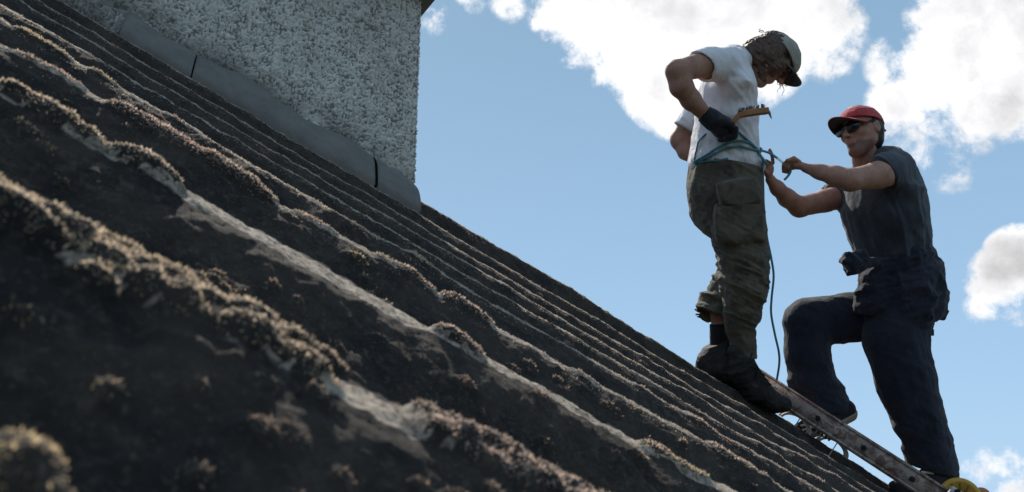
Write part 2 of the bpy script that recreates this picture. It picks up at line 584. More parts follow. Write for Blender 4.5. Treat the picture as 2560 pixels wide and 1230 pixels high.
def u_at(px, v, h=0.0):
    """u where the line v=const crosses the photo column px"""
    a = BAS @ (R0 + v * Wv + (raise_v(v) + h) * Nn - CAM); d = BAS @ D
    k = (px - CX) / F
    return (k * a[2] - a[0]) / (d[0] - k * d[2])

uc = float(D @ (CAM - R0))
def axis(lo, hi, c, a, b):
    o = [c]
    while o[-1] < hi: o.append(o[-1] + a + b * abs(o[-1] - c))
    q = [c]
    while q[-1] > lo: q.append(q[-1] - a - b * abs(q[-1] - c))
    return np.array(q[::-1] + o[1:])
Ua = axis(-4.6, 6.5, uc + 0.1, 0.0032, 0.0036)
Va = axis(-2.2, 11.4 * PITCH, 0.0, 0.0030, 0.0026)
UU, VV = np.meshgrid(Ua, Va, indexing='ij')

# moss cushions: (ridge, photo column, radius, height)
CUSH = [(1, 35, .03, .03), (1, 120, .04, .032), (1, 175, .03, .02), (1, 335, .035, .034), (1, 380, .025, .02), (1, 1120, .03, .03), (1, 1145, .026, .022),
        (1, 1640, .04, .022), (1, 1700, .03, .02), (2, 75, .035, .022), (2, 140, .03, .02), (2, 330, .05, .036), (2, 400, .06, .036), (2, 445, .05, .03), (2, 545, .05, .045),
        (2, 600, .045, .042), (2, 770, .035, .02), (2, 960, .03, .02), (2, 1020, .04, .03), (2, 1140, .04, .04), (2, 1165, .04, .034), (2, 1450, .03, .016), (2, 1800, .05, .026),
        (2, 1850, .05, .02), (3, 80, .04, .028), (3, 110, .04, .03), (3, 245, .03, .03), (3, 255, .03, .02), (3, 440, .035, .022), (3, 1045, .045, .026), (3, 1070, .03, .022),
        (3, 1610, .05, .022), (3, 1740, .05, .026), (3, 1930, .05, .02), (4, 280, .05, .014), (4, 620, .05, .012), (4, 1000, .05, .016), (4, 1660, .05, .014), (5, 760, .05, .014),
        (5, 1250, .05, .016), (5, 1720, .06, .02), (6, 900, .05, .012), (6, 1620, .06, .018), (6, 1780, .05, .02), (6, 1900, .05, .024), (6, 2050, .06, .03), (6, 2100, .05, .026),
        (7, 1500, .05, .014), (7, 1850, .05, .02), (7, 2010, .05, .024), (5, 2000, .06, .024), (5, 2080, .05, .026), (4, 1900, .06, .02), (4, 2040, .05, .024), (7, 2130, .06, .02)]
HH = np.zeros_like(UU)
def add_bump(u0, v0, r, h, sq=1.0):
    i0, i1 = np.searchsorted(Ua, [u0 - r * sq, u0 + r * sq]); j0, j1 = np.searchsorted(Va, [v0 - r, v0 + r])
    if i1 <= i0 or j1 <= j0: return
    du = (UU[i0:i1, j0:j1] - u0) / (r * sq); dv = (VV[i0:i1, j0:j1] - v0) / r
    rr = np.sqrt(np.clip(1 - du * du - dv * dv, 0, 1))
    HH[i0:i1, j0:j1] = np.maximum(HH[i0:i1, j0:j1], h * rr)
for n_, px, r, h in CUSH:
    r, h = r * .5, h * (.40 if n_ < 2 else .30 if n_ < 3 else .20)
    add_bump(u_at(px, n_ * PITCH), n_ * PITCH - r * 0.25, r, h, 1.5)
    add_bump(u_at(px, n_ * PITCH) + r * 1.2, n_ * PITCH - r * 0.3, r * .7, h * .75, 1.6)
# many low cushions on the sides and pans
for i in range(700):
    n_ = rng.integers(-4, 9)
    v0 = (n_ - .08 - abs(rng.normal(0, 0.22))) * PITCH
    u0 = uc + rng.normal(.35, .35) * (1 + abs(v0)) ; r = rng.uniform(.003, .009) * (1 + .5 * abs(v0)); add_bump(u0, v0, r, r * rng.uniform(.3, .7) * (1 if n_ < 3 else .5), rng.uniform(1, 2.2))
# thick moss in the pan between the two nearest rolls
PAN = [(i, j, 1) for i, j in zip(rng.uniform(-80, 1850, 1900), rng.beta(1.0, 1.6, 1900) * .84 - .04)] + [(i, 1 + j, .9) for i, j in zip(rng.uniform(-80, 1900, 170), rng.uniform(.45, .85, 170))] + [(i, j - 1, .8) for i, j in zip(rng.uniform(-400, 1500, 120), rng.uniform(.2, .95, 120))]
for px, t, k in PAN:
    u0 = u_at(px, t * PITCH)
    if vnoise(np.array([u0 * 14]), np.array([t * 4.5]), np.array([0.0]), 51)[0] < -.12: continue
    r = k * rng.uniform(.003, .0115) * rng.uniform(.7, 1.2) * (1 if t > 1 or t < .5 else .7); add_bump(u0, t * PITCH, r, r * rng.uniform(.6, 1.35), rng.uniform(.9, 2.0))
def v_at(px, py, h):
    lo, hi = -1.5, 1.5
    for _ in range(40):
        m_ = (lo + hi) / 2
        if proj(roof_pt(u_at(px, m_, h), m_, h))[1] > py: lo = m_
        else: hi = m_
    return m_
for u0, t, r, h in ((-.197, -.50, .019, .048), (-.211, -.55, .018, .047), (-.184, -.53, .014, .040), (-.225, -.58, .02, .05), (-.176, -.58, .010, .036)):
    add_bump(u0, t * PITCH, r, h, 1.15)
rough1 = fbm(UU * 26, VV * 26, UU * 0, 4, 3, .55).astype(np.float64)
rough2 = fbm(UU * 150, VV * 150, UU * 0, 2, 9, .6).astype(np.float64)
ripple = fbm(UU * 3.2, VV * 2.2, UU * 0, 2, 21, .5)
mossy = np.clip(fbm(UU * 3.5, VV * 7, UU * 0, 3, 5) * 0.9 + 0.55, 0, 1)
crest = 0.5 + 0.5 * np.cos(2 * math.pi * VV / PITCH)
lap = np.interp((UU + 40) % 2.6, [0, .006, .03, 2.6], [0.0, 0.006, 0.006, 0.0])        # sheet end laps
H0 = profile(VV) + HH + rough1 * (.0022 + .004 * mossy * (1 - crest ** 3)) + rough2 * .0012 + ripple * .0018 + lap + fbm(UU * 9, VV / PITCH * .5, UU * 0, 2, 33) * .001
PTS = R0 + UU[..., None] * D + VV[..., None] * Wv + (raise_v(VV, UU) + H0)[..., None] * Nn
nu, nv = UU.shape
ii = (np.arange(nu - 1)[:, None] * nv + np.arange(nv - 1)[None, :]).ravel()
quads = np.stack([ii, ii + nv, ii + nv + 1, ii + 1], 1)

house = empty('house', R0 * np.array([1, 1, 0]))
tag(house, 'old house with mossy corrugated roof and grey roughcast chimney stack', 'house')
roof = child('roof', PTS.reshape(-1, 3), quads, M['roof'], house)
roof['label'] = 'mossy corrugated fibre cement roof slope with worn crests toned pale as if sunlit'
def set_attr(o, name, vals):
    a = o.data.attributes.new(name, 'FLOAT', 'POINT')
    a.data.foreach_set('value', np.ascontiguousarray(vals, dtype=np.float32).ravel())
cw0 = np.interp(VV / PITCH, [-1, 1.2, 2.2, 4, 9], [.016, .056, .024, .013, .010])  # worn crest strip, its pale width set per roll to follow the sunlit line
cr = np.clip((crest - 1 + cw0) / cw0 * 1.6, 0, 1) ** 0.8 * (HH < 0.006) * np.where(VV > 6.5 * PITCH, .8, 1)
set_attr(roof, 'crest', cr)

# normals of the sheet for the moss
du = np.gradient(PTS, axis=0); dv = np.gradient(PTS, axis=1)
NRM = np.cross(du, dv); NRM /= np.linalg.norm(NRM, axis=2)[..., None] + 1e-12
if (NRM.reshape(-1, 3) @ Nn).mean() < 0: NRM = -NRM

# moss tufts --------------------------------------------------------
def tufts(n_cand, seed):
    g2 = np.random.default_rng(seed)
    a = g2.uniform(0, nu - 1.001, n_cand); b = g2.uniform(0, nv - 1.001, n_cand)
    i, j = a.astype(int), b.astype(int)
    fa, fb = a - i, b - j
    def lerp(A):
        if A.ndim == 3: fa_, fb_ = fa[:, None], fb[:, None]
        else: fa_, fb_ = fa, fb
        return (A[i, j] * (1 - fa_) + A[i + 1, j] * fa_) * (1 - fb_) + (A[i, j + 1] * (1 - fa_) + A[i + 1, j + 1] * fa_) * fb_
    pos, nr = lerp(PTS), lerp(NRM)
    h, c, u, v, ms = lerp(HH), lerp(crest), lerp(UU), lerp(VV), lerp(mossy)
    patch = fbm(u * 5, v * 9, u * 0, 3, 41)
    dens = 0.06 + 0.12 * ms * (1 - c ** 2) + 1.3 * (h > .004) + np.clip(patch - .25, 0, 1) * 0.3 - np.where(u > -9, np.interp(v / PITCH, [1.2, 2], [.3, -.12]), 0) * (c > .9) * (h < .004)
    dist = np.linalg.norm(pos - CAM, axis=1)
    q = BAS @ (pos - CAM).T
    sx, sy = CX + F * q[0] / np.maximum(q[2], .05), CY - F * q[1] / np.maximum(q[2], .05)
    near = (q[2] > 0.1) & (sx > -700) & (sx < 3200) & (sy > -500) & (sy < 1900)
    keep = (g2.uniform(0, 1, n_cand) < dens) & near & (v < 8.6 * PITCH)
    pos, nr, h, c, u, v, dist, patch = (x[keep] for x in (pos, nr, h, c, u, v, dist, patch))
    m = len(pos)
    t = nr + g2.normal(0, .5, (m, 3)); t /= np.linalg.norm(t, axis=1)[:, None]
    s = g2.normal(0, 1, (m, 3)); s -= t * (s * t).sum(1)[:, None]; s /= np.linalg.norm(s, axis=1)[:, None]
    ln = (g2.uniform(.0016, .0042, m) * np.minimum(.42 + .62 * dist, 1.3) * np.where(h > .004, .85, .45))
    wd = g2.uniform(.0007, .0016, m) * np.minimum(.45 + .75 * dist, 2.3)
    base = pos - t * .001
    vs = np.stack([base - s * wd[:, None], base + s * wd[:, None], pos + t * ln[:, None] + s * wd[:, None] * g2.normal(0, 1, m)[:, None]], 1).reshape(-1, 3)
    hue = fbm(u * 4, v * 6, u * 0, 2, 77) + g2.normal(0, .28, m)
    brown, red, och, pale = np.array([.19, .135, .108]), np.array([.28, .16, .13]), np.array([.38, .28, .14]), np.array([.68, .55, .45])
    w1 = np.clip(hue * 1.4, 0, 1)[:, None]; w2 = np.clip(-hue * 1.3 - .05, 0, 1)[:, None]
    cc = brown * (1 - w1) + och * w1
    cc = cc * (1 - w2) + red * w2
    top = np.clip((h - .002) / .02, 0, 1)[:, None] * .55 + np.clip(c - .7, 0, .3)[:, None]  # cushion tops and crests tinted paler, as if sunlit
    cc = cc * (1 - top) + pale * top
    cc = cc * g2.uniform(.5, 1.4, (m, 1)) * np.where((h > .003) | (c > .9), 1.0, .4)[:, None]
    yel = ((u < -.165) & (v < -.38 * PITCH) & (h > .004))[:, None]      # the ochre cushion close to the camera
    cc = np.where(yel, cc * .4 + och * g2.uniform(.7, 1.5, (m, 1)), cc)
    ct = np.ones((m, 3, 4), dtype=np.float32)
    ct[:, :, :3] = cc[:, None, :]
    ct[:, 2, :3] *= 1.5  # lighter blade tips: sunlight put into the tint
    return vs, ct.reshape(-1, 4)
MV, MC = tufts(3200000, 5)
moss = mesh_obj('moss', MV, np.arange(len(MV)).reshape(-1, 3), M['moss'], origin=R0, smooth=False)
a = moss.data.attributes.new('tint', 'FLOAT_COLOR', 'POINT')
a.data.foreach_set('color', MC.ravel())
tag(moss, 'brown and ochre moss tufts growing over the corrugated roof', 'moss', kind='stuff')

# under-roof walls of the house
cs_ = [roof_pt(-4.3, -2.0, -.15), roof_pt(6.2, -2.0, -.15), roof_pt(6.2, 10.6 * PITCH, -.15), roof_pt(-4.3, 10.6 * PITCH, -.15)]
vs = [*cs_] + [np.array([c[0], c[1], 0.0]) for c in cs_]
child('wall', vs, [(0, 4, 5, 1), (1, 5, 6, 2), (2, 6, 7, 3), (3, 7, 4, 0)], M['wallr'], house, smooth=False)

# ------------------------------------------------------------------ chimney
VW = 7.42 * PITCH
uw = u_at(1043, VW)
corner = roof_pt(uw, VW, -0.02)
dh = np.array([D[0], D[1], 0.0]); LH = np.linalg.norm(dh); dh /= LH
nh = np.array([dh[1], -dh[0], 0.0])                    # faces the camera
cw, cdp = 1.95, 0.75
# z where the top meets photo row 3 at the corner column
zt = corner[2]
while proj(np.array([corner[0], corner[1], zt]))[1] > 2: zt += 0.005
zb = corner[2] - 0.5
hs = 0.0034
def harl(x, y, z):
    a_ = vnoise(x * 105, y * 105, z * 105, 4); b_ = vnoise(x * 170, y * 170, z * 170, 8)
    r = np.abs(a_) * .62 + np.abs(b_) * .5 + .25 * np.abs(vnoise(x * 30, y * 30, z * 30, 2))
    return r
def wall_face(p0, ax, L, n, z0, z1, slope=0.0):
    s = np.arange(0, L + hs, hs); zz = np.arange(z0, z1 + hs, hs)
    S, Z = np.meshgrid(s, zz, indexing='ij')
    pt = p0 + S[..., None] * ax
    pt = np.concatenate([pt[..., :2], Z[..., None]], -1)
    r = harl(pt[..., 0], pt[..., 1], pt[..., 2])
    edge = np.minimum(S, L - S)
    k = np.clip(edge / .012, 0, 1)
    off = (r * .015 - .006) * (.4 + .6 * k) - (1 - k) ** 2 * .006
    pt = pt + off[..., None] * n + (np.where(S > L / 2, 1, -1) * (1 - np.clip(edge / .03, 0, 1)) * (r * .012 - .005))[..., None] * ax
    a_, b_ = S.shape
    q = (np.arange(a_ - 1)[:, None] * b_ + np.arange(b_ - 1)[None, :]).ravel()
    base = corner[2] + (S - (L if ax is dh else 0)) / LH * D[2]
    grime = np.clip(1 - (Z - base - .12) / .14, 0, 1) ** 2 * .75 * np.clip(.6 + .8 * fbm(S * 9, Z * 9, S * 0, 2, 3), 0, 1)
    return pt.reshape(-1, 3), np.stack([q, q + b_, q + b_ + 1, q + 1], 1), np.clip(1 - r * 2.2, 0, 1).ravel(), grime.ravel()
f1 = wall_face(corner - dh * cw, dh, cw, nh, zb, zt)
f2 = wall_face(corner, -nh, cdp, dh, zb, zt)
back = corner - nh * cdp; lft = corner - dh * cw
bv = [np.array([p[0], p[1], z]) for p in (back, back - dh * cw, lft) for z in (zb, zt)]
vv = np.concatenate([f1[0], f2[0], np.array(bv)])
o1 = len(f1[0]); o2 = o1 + len(f2[0])
qq = np.concatenate([f1[1], f2[1] + o1, np.array([[o2, o2 + 2, o2 + 3, o2 + 1], [o2 + 2, o2 + 4, o2 + 5, o2 + 3]])])
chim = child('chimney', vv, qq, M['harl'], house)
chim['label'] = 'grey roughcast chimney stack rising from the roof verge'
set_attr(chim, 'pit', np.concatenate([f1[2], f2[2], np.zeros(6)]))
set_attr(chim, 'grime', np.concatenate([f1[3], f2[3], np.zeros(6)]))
ctr = corner - dh * cw / 2 - nh * cdp / 2
def bevel_box(c, ax, half, bev=.012, nz=0.004):
    s = 14
    vs, fs = [], []
    v, f = boxm(c, ax, half)
    return v, f
cv, cf = merge([boxm(np.array([ctr[0], ctr[1], zt + .035]), [dh, nh, (0, 0, 1)], (cw / 2 + .045, cdp / 2 + .045, .035)),
                boxm(np.array([ctr[0], ctr[1], zt + .10]), [dh, nh, (0, 0, 1)], (cw / 2 + .02, cdp / 2 + .02, .03))])
child('chimney_cap', cv, cf, M['cap_slab'], chim, smooth=False)
for s in (-.5, .5):
    th_ = np.linspace(0, 2 * math.pi, 25)[:-1]
    prof_ = [(.11, 0), (.115, .02), (.095, .05), (.09, .30), (.105, .31), (.105, .34), (.075, .34), (.07, .05)]
    c0 = np.array([ctr[0], ctr[1], zt + .13]) + dh * s
    pv = np.concatenate([np.stack([c0[0] + r * np.cos(th_), c0[1] + r * np.sin(th_), np.full(24, c0[2] + z)], 1) for r, z in prof_])
    k = len(prof_)
    pf = np.array([[a_ * 24 + b_, a_ * 24 + (b_ + 1) % 24, (a_ + 1) * 24 + (b_ + 1) % 24, (a_ + 1) * 24 + b_] for a_ in range(k - 1) for b_ in range(24)])
    child('chimney_pot', pv, pf, plain('terracotta', (.32, .13, .07), .85), chim)

# cement fillet between roof and stack, in three lengths
def fillet(u0, u1, tip=False):
    us = np.arange(u0, u1, .012)
    n = len(us)
    jit = fbm(us * 5, us * 0, us * 0, 3, 12) * .010
    rows = []
    for k, t in enumerate(np.linspace(0, 1, 8)):
        v = (7.02 * PITCH) + t * (VW - 7.02 * PITCH + .002)
        e = np.zeros(n)
        if tip: e = np.clip((us - (u1 - .10)) / .10, 0, 1) ** 2 * -.03 * t
        base = R0 + us[:, None] * D + v * Wv + (raise_v(v) + profile(7.0 * PITCH) - .004)[..., None] * Nn if False else R0 + us[:, None] * D + v * Wv + ((raise_v(7.02 * PITCH) + .006) * np.ones(n))[:, None] * Nn
        up = (.008 + .092 * t ** .8 + .010 * math.sin(math.pi * t)) + jit * (0.4 + 1.6 * t) + e
        ns = fbm(us * 30, us * 0 + t * 4, us * 0, 3, 5) * .004
        p = base + np.array([0, 0, 1.0]) * (up + ns)[:, None] + nh * (.004 + .012 * math.sin(math.pi * t))
        rows.append(p)
    rows = [rows[0] - Nn * .06] + rows + [rows[-1] - nh * .05]
    V = np.concatenate(rows); R = len(rows)
    q = (np.arange(R - 1)[:, None] * n + np.arange(n - 1)[None, :]).ravel()
    q = np.stack([q, q + 1, q + n + 1, q + n], 1)
    e0 = [[i * n for i in range(R)][::-1], [i * n + n - 1 for i in range(R)]]
    return V, [tuple(x) for x in q] + [tuple(x) for x in e0]
uf = u_at(1052, 7.1 * PITCH); uj = u_at(940, 7.1 * PITCH); uk = u_at(480, 7.1 * PITCH); ul = u_at(300, 7.1 * PITCH)
for a_, b_, tip in ((ul, uk - .002, False), (uk, uj - .004, False), (uj, uf, True)):
    v, f = fillet(a_, b_, tip)
    child('cement_fillet', v, f, M['cement'], chim)
# ------------------------------------------------------------------ figures
def rb(self, c, half, rnd=.01, axes=None, k=.006, op='add'):
    c = np.asarray(c, float); half = np.asarray(half, float)
    R = np.eye(3) if axes is None else np.asarray(axes, float)
    m = half.max() * 1.5 + .04 + k
    s = self.box(c - m, c + m)
    X, Y, Z = self.grid(s)
    if 0 in (X.size, Y.size, Z.size): return
    q = [np.abs((X - c[0]) * R[i][0] + (Y - c[1]) * R[i][1] + (Z - c[2]) * R[i][2]) - (half[i] - rnd) for i in range(3)]
    d = np.sqrt(sum(np.maximum(x, 0) ** 2 for x in q)) + np.minimum(np.maximum(np.maximum(q[0], q[1]), q[2]), 0) - rnd
    self.apply(s, d.astype(np.float32), k, op)
SDF.rbox = rb

def region(x0, y0, x1, y1, z0, z1, h):
    xs = [(x - CX) * z / F for x in (x0, x1) for z in (z0, z1)]
    ys = [-(y - CY) * z / F for y in (y0, y1) for z in (z0, z1)]
    return SDF((min(xs), min(ys), z0), (max(xs), max(ys), z1), h)

def ridged(x, y, z, seed, o=3):
    r, a, s = 0, 1.0, 1.0
    for i in range(o):
        r = r + a * (1 - 2 * np.abs(vnoise(x * s, y * s, z * s, seed + 13 * i)))
        a *= .5; s *= 2.1
    return r

class Head:
    def __init__(self, c, f, u):
        self.c = np.asarray(c, float)
        f = np.asarray(f, float); f /= np.linalg.norm(f)
        u = np.asarray(u, float); u -= f * (u @ f); u /= np.linalg.norm(u)
        l = np.cross(u, f)
        if l[2] > 0: l = -l            # l points towards the camera side
        self.f, self.u, self.l = f, u, l
        self.ax = (f, u, l)
    def p(self, f, u, l):
        return self.c + self.f * f + self.u * u + self.l * l

def build_head(S, H, beard=0.0):
    S.ell(H.p(-.008, .02, 0), (.098, .098, .077), H.ax, k=.01)
    S.ell(H.p(.034, -.048, 0), (.058, .076, .050), H.ax, k=.02)           # face block
    S.cap(H.p(.070, -.112, -.010), H.p(.070, -.112, .010), .0165, .0165, k=.022)   # chin
    for s in (-1, 1):
        S.cap(H.p(.004, -.062, s * .046), H.p(.058, -.106, s * .016), .018, .016, k=.03)
        S.cap(H.p(.0, -.02, s * .050), H.p(.004, -.064, s * .046), .020, .018, k=.03)   # jaw
        S.ell(H.p(.052, -.028, s * .04), (.03, .022, .022), H.ax, k=.018)  # cheek
        S.ell(H.p(.098, -.002, s * .031), (.017, .012, .019), H.ax, k=.006, op='sub')    # eye socket
        S.ell(H.p(.080, -.003, s * .031), (.013, .012, .013), H.ax, k=.0)       # eyeball
        S.ell(H.p(-.005, -.014, s * .082), (.017, .030, .0075), (H.f * .95 + H.l * s * -.3, H.u, H.l * .95 + H.f * s * .3), k=.004)  # ear
        S.ell(H.p(-.001, -.012, s * .090), (.0085, .015, .007), H.ax, k=0, op='sub')
        S.cap(H.p(.088, .016, s * .014), H.p(.076, .016, s * .046), .008, .007, k=.01)  # brow
    S.cap(H.p(.092, .0, 0), H.p(.116, -.038, 0), .008, .011, k=.006)     # nose
    for s in (-1, 1): S.ell(H.p(.102, -.040, s * .010), (.011, .008, .008), H.ax, k=.005)
    S.cap(H.p(.089, -.064, -.014), H.p(.089, -.064, .014), .0065, .0065, k=.01)   # lips
    S.cap(H.p(.087, -.076, -.012), H.p(.087, -.076, .012), .0065, .0065, k=.01)
    S.cap(H.p(.098, -.070, -.018), H.p(.098, -.070, .018), .0025, .0025, k=0, op='sub')

def fingers(S, chains, r=.0085):
    for ch in chains:
        for a, b in zip(ch[:-1], ch[1:]):
            S.cap(P(*a), P(*b), r, r * .93, k=.003)

def solid(name, S, m, parent=None, origin=None):
    v, f = S.mesh()
    if parent is not None: return child(name, v, f, m, parent)
    return mesh_obj(name, v, f, m, origin=origin)

M['skin'] = skinm('weathered_skin', (.30, .155, .11), (.40, .22, .16))
M['skin2'] = skinm('tanned_skin', (.31, .16, .115), (.41, .225, .165))
M['white'] = cloth('white_cotton', (.60, .585, .61), (.72, .70, .725), (.36, .335, .32), scale=7, spot=.66, bstr=.45)
M['olive'] = cloth('olive_canvas', (.078, .066, .048), (.118, .102, .076), (.034, .030, .026), scale=5, spot=.54, bstr=.9, samt=.6)
M['charcoal'] = cloth('charcoal_jersey', (.040, .046, .06), (.062, .068, .085), None, scale=7, bstr=.5)
M['navy'] = cloth('navy_drill', (.012, .015, .027), (.024, .027, .043), (.04, .043, .06), scale=11, spot=.66, bstr=.7)
M['navy2'] = cloth('navy_jacket_cloth', (.014, .016, .028), (.028, .03, .046), None, scale=8, bstr=.8)
M['glove'] = cloth('dark_knit_glove', (.014, .015, .022), (.028, .029, .038), None, scale=20, bstr=.9, weave=500)
M['boot'] = cloth('worn_black_leather', (.014, .013, .013), (.033, .031, .029), (.085, .08, .074), scale=10, rough=.75, sheen=0, spot=.6, bstr=.8, weave=200)
M['sock'] = cloth('black_sock', (.014, .014, .016), (.025, .025, .027), None, scale=20)
M['cap1'] = cloth('faded_khaki_cap', (.26, .25, .21), (.36, .35, .30), (.15, .14, .12), scale=12, spot=.64)
M['brim1'] = cloth('dark_peak', (.03, .034, .036), (.055, .06, .06), None, scale=14)
M['red'] = cloth('red_cap_cotton', (.36, .035, .045), (.47, .065, .07), (.25, .03, .035), scale=9, spot=.66)
M['brim2'] = cloth('dark_brim_lining', (.014, .014, .022), (.028, .026, .036), None, scale=14)
def m_hair(N, b, v, o):
    c = N.mix(N.mapr(N.noise(v, 60, 5, .6), .35, .65, 0, 1), (.032, .017, .011), (.12, .055, .028))
    N.link(c, b.inputs['Base Color']); b.inputs['Roughness'].default_value = .55
    bump(N, b, N.noise(v, 220, 4, .6), .8, .004)
M['hair'] = material('brown_hair', m_hair)
def m_hair2(N, b, v, o):
    c = N.mix(N.noise(v, 60, 5, .6), (.012, .009, .008), (.035, .024, .018))
    N.link(c, b.inputs['Base Color']); b.inputs['Roughness'].default_value = .55
    bump(N, b, N.noise(v, 220, 4, .6), .8, .004)
M['hair2'] = material('dark_hair', m_hair2)
M['lens'] = plain('dark_lens', (.012, .012, .014), .12, 0, .1, 20, 0)
M['shoe'] = cloth('dark_suede', (.018, .018, .022), (.035, .034, .04), None, scale=16)
M['sole'] = plain('pale_gum_sole', (.42, .36, .28), .8, 0, .4, 25, .3)
M['stripe'] = plain('white_stripe', (.62, .6, .57), .7, 0, .2, 30, .1)
M['rope'] = cloth('teal_rope', (.075, .21, .26), (.11, .29, .35), (.035, .11, .14), scale=70, weave=600, sheen=0, spot=.58)
M['wood'] = plain('orange_brown_wood', (.42, .19, .075), .65, 0, .5, 14, .3)
M['bristle'] = plain('worn_bristle', (.12, .10, .085), .8, 0, .4, 60, .1)
M['steel'] = plain('grey_steel', (.25, .25, .26), .5, .6, .3, 30, .2)
M['dark'] = plain('dark_hole', (.012, .011, .011), .9, 0, .2, 30, 0)
M['yellow'] = plain('yellow_plastic', (.62, .36, .05), .5, 0, .25, 20, .15)
M['orange'] = plain('orange_plastic', (.5, .17, .05), .5, 0, .25, 20, .15)
M['offwhite'] = plain('off_white_plastic', (.62, .6, .56), .6, 0, .3, 25, .2)
def m_alu(N, b, v, o):
    n1 = N.noise(v, 26, 7, .68, .5)
    c = N.mix(N.mapr(N.noise(v, 9, 5, .6), .35, .65, 0, 1), (.24, .185, .155), (.37, .30, .255))
    c = N.mix(N.mapr(n1, .47, .56, 0, .85), c, (.12, .055, .048))
    c = N.mix(N.mapr(N.noise(v, 70, 5, .65), .6, .68, 0, .7), c, (.10, .075, .065))
    N.link(c, b.inputs['Base Color'])
    b.inputs['Roughness'].default_value = .7
    bump(N, b, n1, .3, .004)
M['alu'] = material('paint_spattered_aluminium', m_alu)

LAT = np.array([0, -.292, .956])          # level direction away from the camera, in camera space
def lat(px, py, z, k):
    """point k metres to the far side (level) of the photo point"""
    return P(px, py, z) + LAT * k

# ================================================== man in white T-shirt
Z1 = 3.90
H1 = Head(P(1931, 145, Z1 - .02), (.53, -.81, -.24), (.845, .52, .15))
S = region(1655, 62, 2012, 1035, 3.50, 4.28, .004)
S.chain([(1822, 170, Z1, 38, 2.2), (1820, 235, Z1, 52, 1.6), (1816, 300, Z1, 56, 1.4), (1815, 400, Z1, 62, 1.2), (1812, 480, Z1, 62, 1.2)], k=.03)
S.chain([(1850, 520, 3.80, 44), (1855, 650, 3.78, 38), (1850, 780, 3.81, 27), (1860, 880, 3.82, 20), (1872, 945, 3.81, 20), (1945, 995, 3.79, 15)], k=.02)
S.chain([(1805, 540, 3.98, 40), (1832, 660, 3.97, 32), (1805, 780, 3.95, 27), (1799, 860, 3.95, 19), (1800, 925, 3.94, 20), (1880, 965, 3.9, 15)], k=.02)
S.chain([(1838, 160, Z1, 34), (1872, 158, Z1, 32), (1905, 158, Z1 - .01, 32)], k=.025)
build_head(S, H1)
# near (right) arm, hand on hip
S.chain([(1812, 156, 3.74, 36), (1765, 160, 3.66, 33), (1693, 178, 3.56, 27)], k=.02)
S.chain([(1692, 178, 3.56, 27), (1703, 215, 3.57, 28), (1728, 250, 3.60, 24), (1764, 288, 3.655, 17)], k=.02)
S.chain([(1764, 288, 3.655, 16), (1795, 312, 3.675, 18)], k=.01)
# far (left) arm behind the back
S.chain([(1800, 250, 4.09, 36), (1740, 292, 4.13, 32), (1701, 350, 4.17, 25)], k=.02)
S.chain([(1703, 351, 4.17, 25), (1716, 378, 4.14, 21), (1752, 402, 4.08, 16), (1775, 408, 4.04, 17)], k=.02)
foot1 = to_world(P(1862, 985, 3.82))
S.disp(lambda x, y, z: -fbm(x * 28, y * 28, z * 28, 2, 5) * .0012)
man1 = solid('person', S, M['skin'], origin=foot1)
tag(man1, 'person in white t-shirt and khaki cap looking down with gloved hand on hip', 'person')

# shirt
S = region(1690, 100, 1912, 480, 3.52, 4.25, .0045)
S.chain([(1824, 168, Z1, 44, 2.25), (1819, 225, Z1, 62, 1.62), (1816, 290, Z1, 69, 1.40), (1812, 350, Z1, 74, 1.22), (1812, 410, Z1, 77, 1.18), (1816, 450, Z1, 76, 1.18)], k=.03)
S.chain([(1832, 152, Z1, 37, 1.7), (1850, 155, Z1, 34, 1.1)], k=.02)
nr = np.array([-.66, -.58, -.45])
S.chain([(1815, 160, 3.745, 42), (1775, 162, 3.67, 40), (1738, 168, 3.62, 38)], k=.03, cuts=[(P(1757, 165, 3.64), nr)])
nf = np.array([-.42, -.88, .12])
S.chain([(1800, 250, 4.07, 44), (1745, 295, 4.12, 40), (1705, 345, 4.15, 38)], k=.03, cuts=[(P(1722, 322, 4.14), nf)])
S.chain([(1868, 365, 3.86, 24, 1.6), (1874, 410, 3.85, 20, 1.8), (1881, 445, 3.85, 12, 2.0)], k=.02)
S.cap(P(1748, 398, Z1), P(1880, 412, Z1), .03, .032, kd=3.6, k=.03)
S.cut(P(1816, 446, Z1), np.array([-.10, -1, 0]))
S.cap(P(1800, 160, 3.70), P(1725, 168, 3.60), 33 * 3.65 / F, 33 * 3.65 / F, k=0, op='sub', cuts=[(P(1790, 160, 3.7), -nr)])
S.cap(P(1730, 308, 4.14), P(1700, 350, 4.17), 29 * 4.15 / F, 30 * 4.15 / F, k=0, op='sub')
def wr1(x, y, z):
    low = np.clip((.75 - y) / .5, 0, 1)
    a = ridged((x * .9 + y * .35) * 13, y * 4.5, z * 9, 3, 3) * (.0035 + .004 * low)
    b = ridged((x + y) * 16, (y - x) * 6, z * 10, 9, 2) * .0025
    return -(a + b) + .003
S.disp(wr1)
SH1 = S
shirt = solid('t_shirt', S, M['white'], man1)

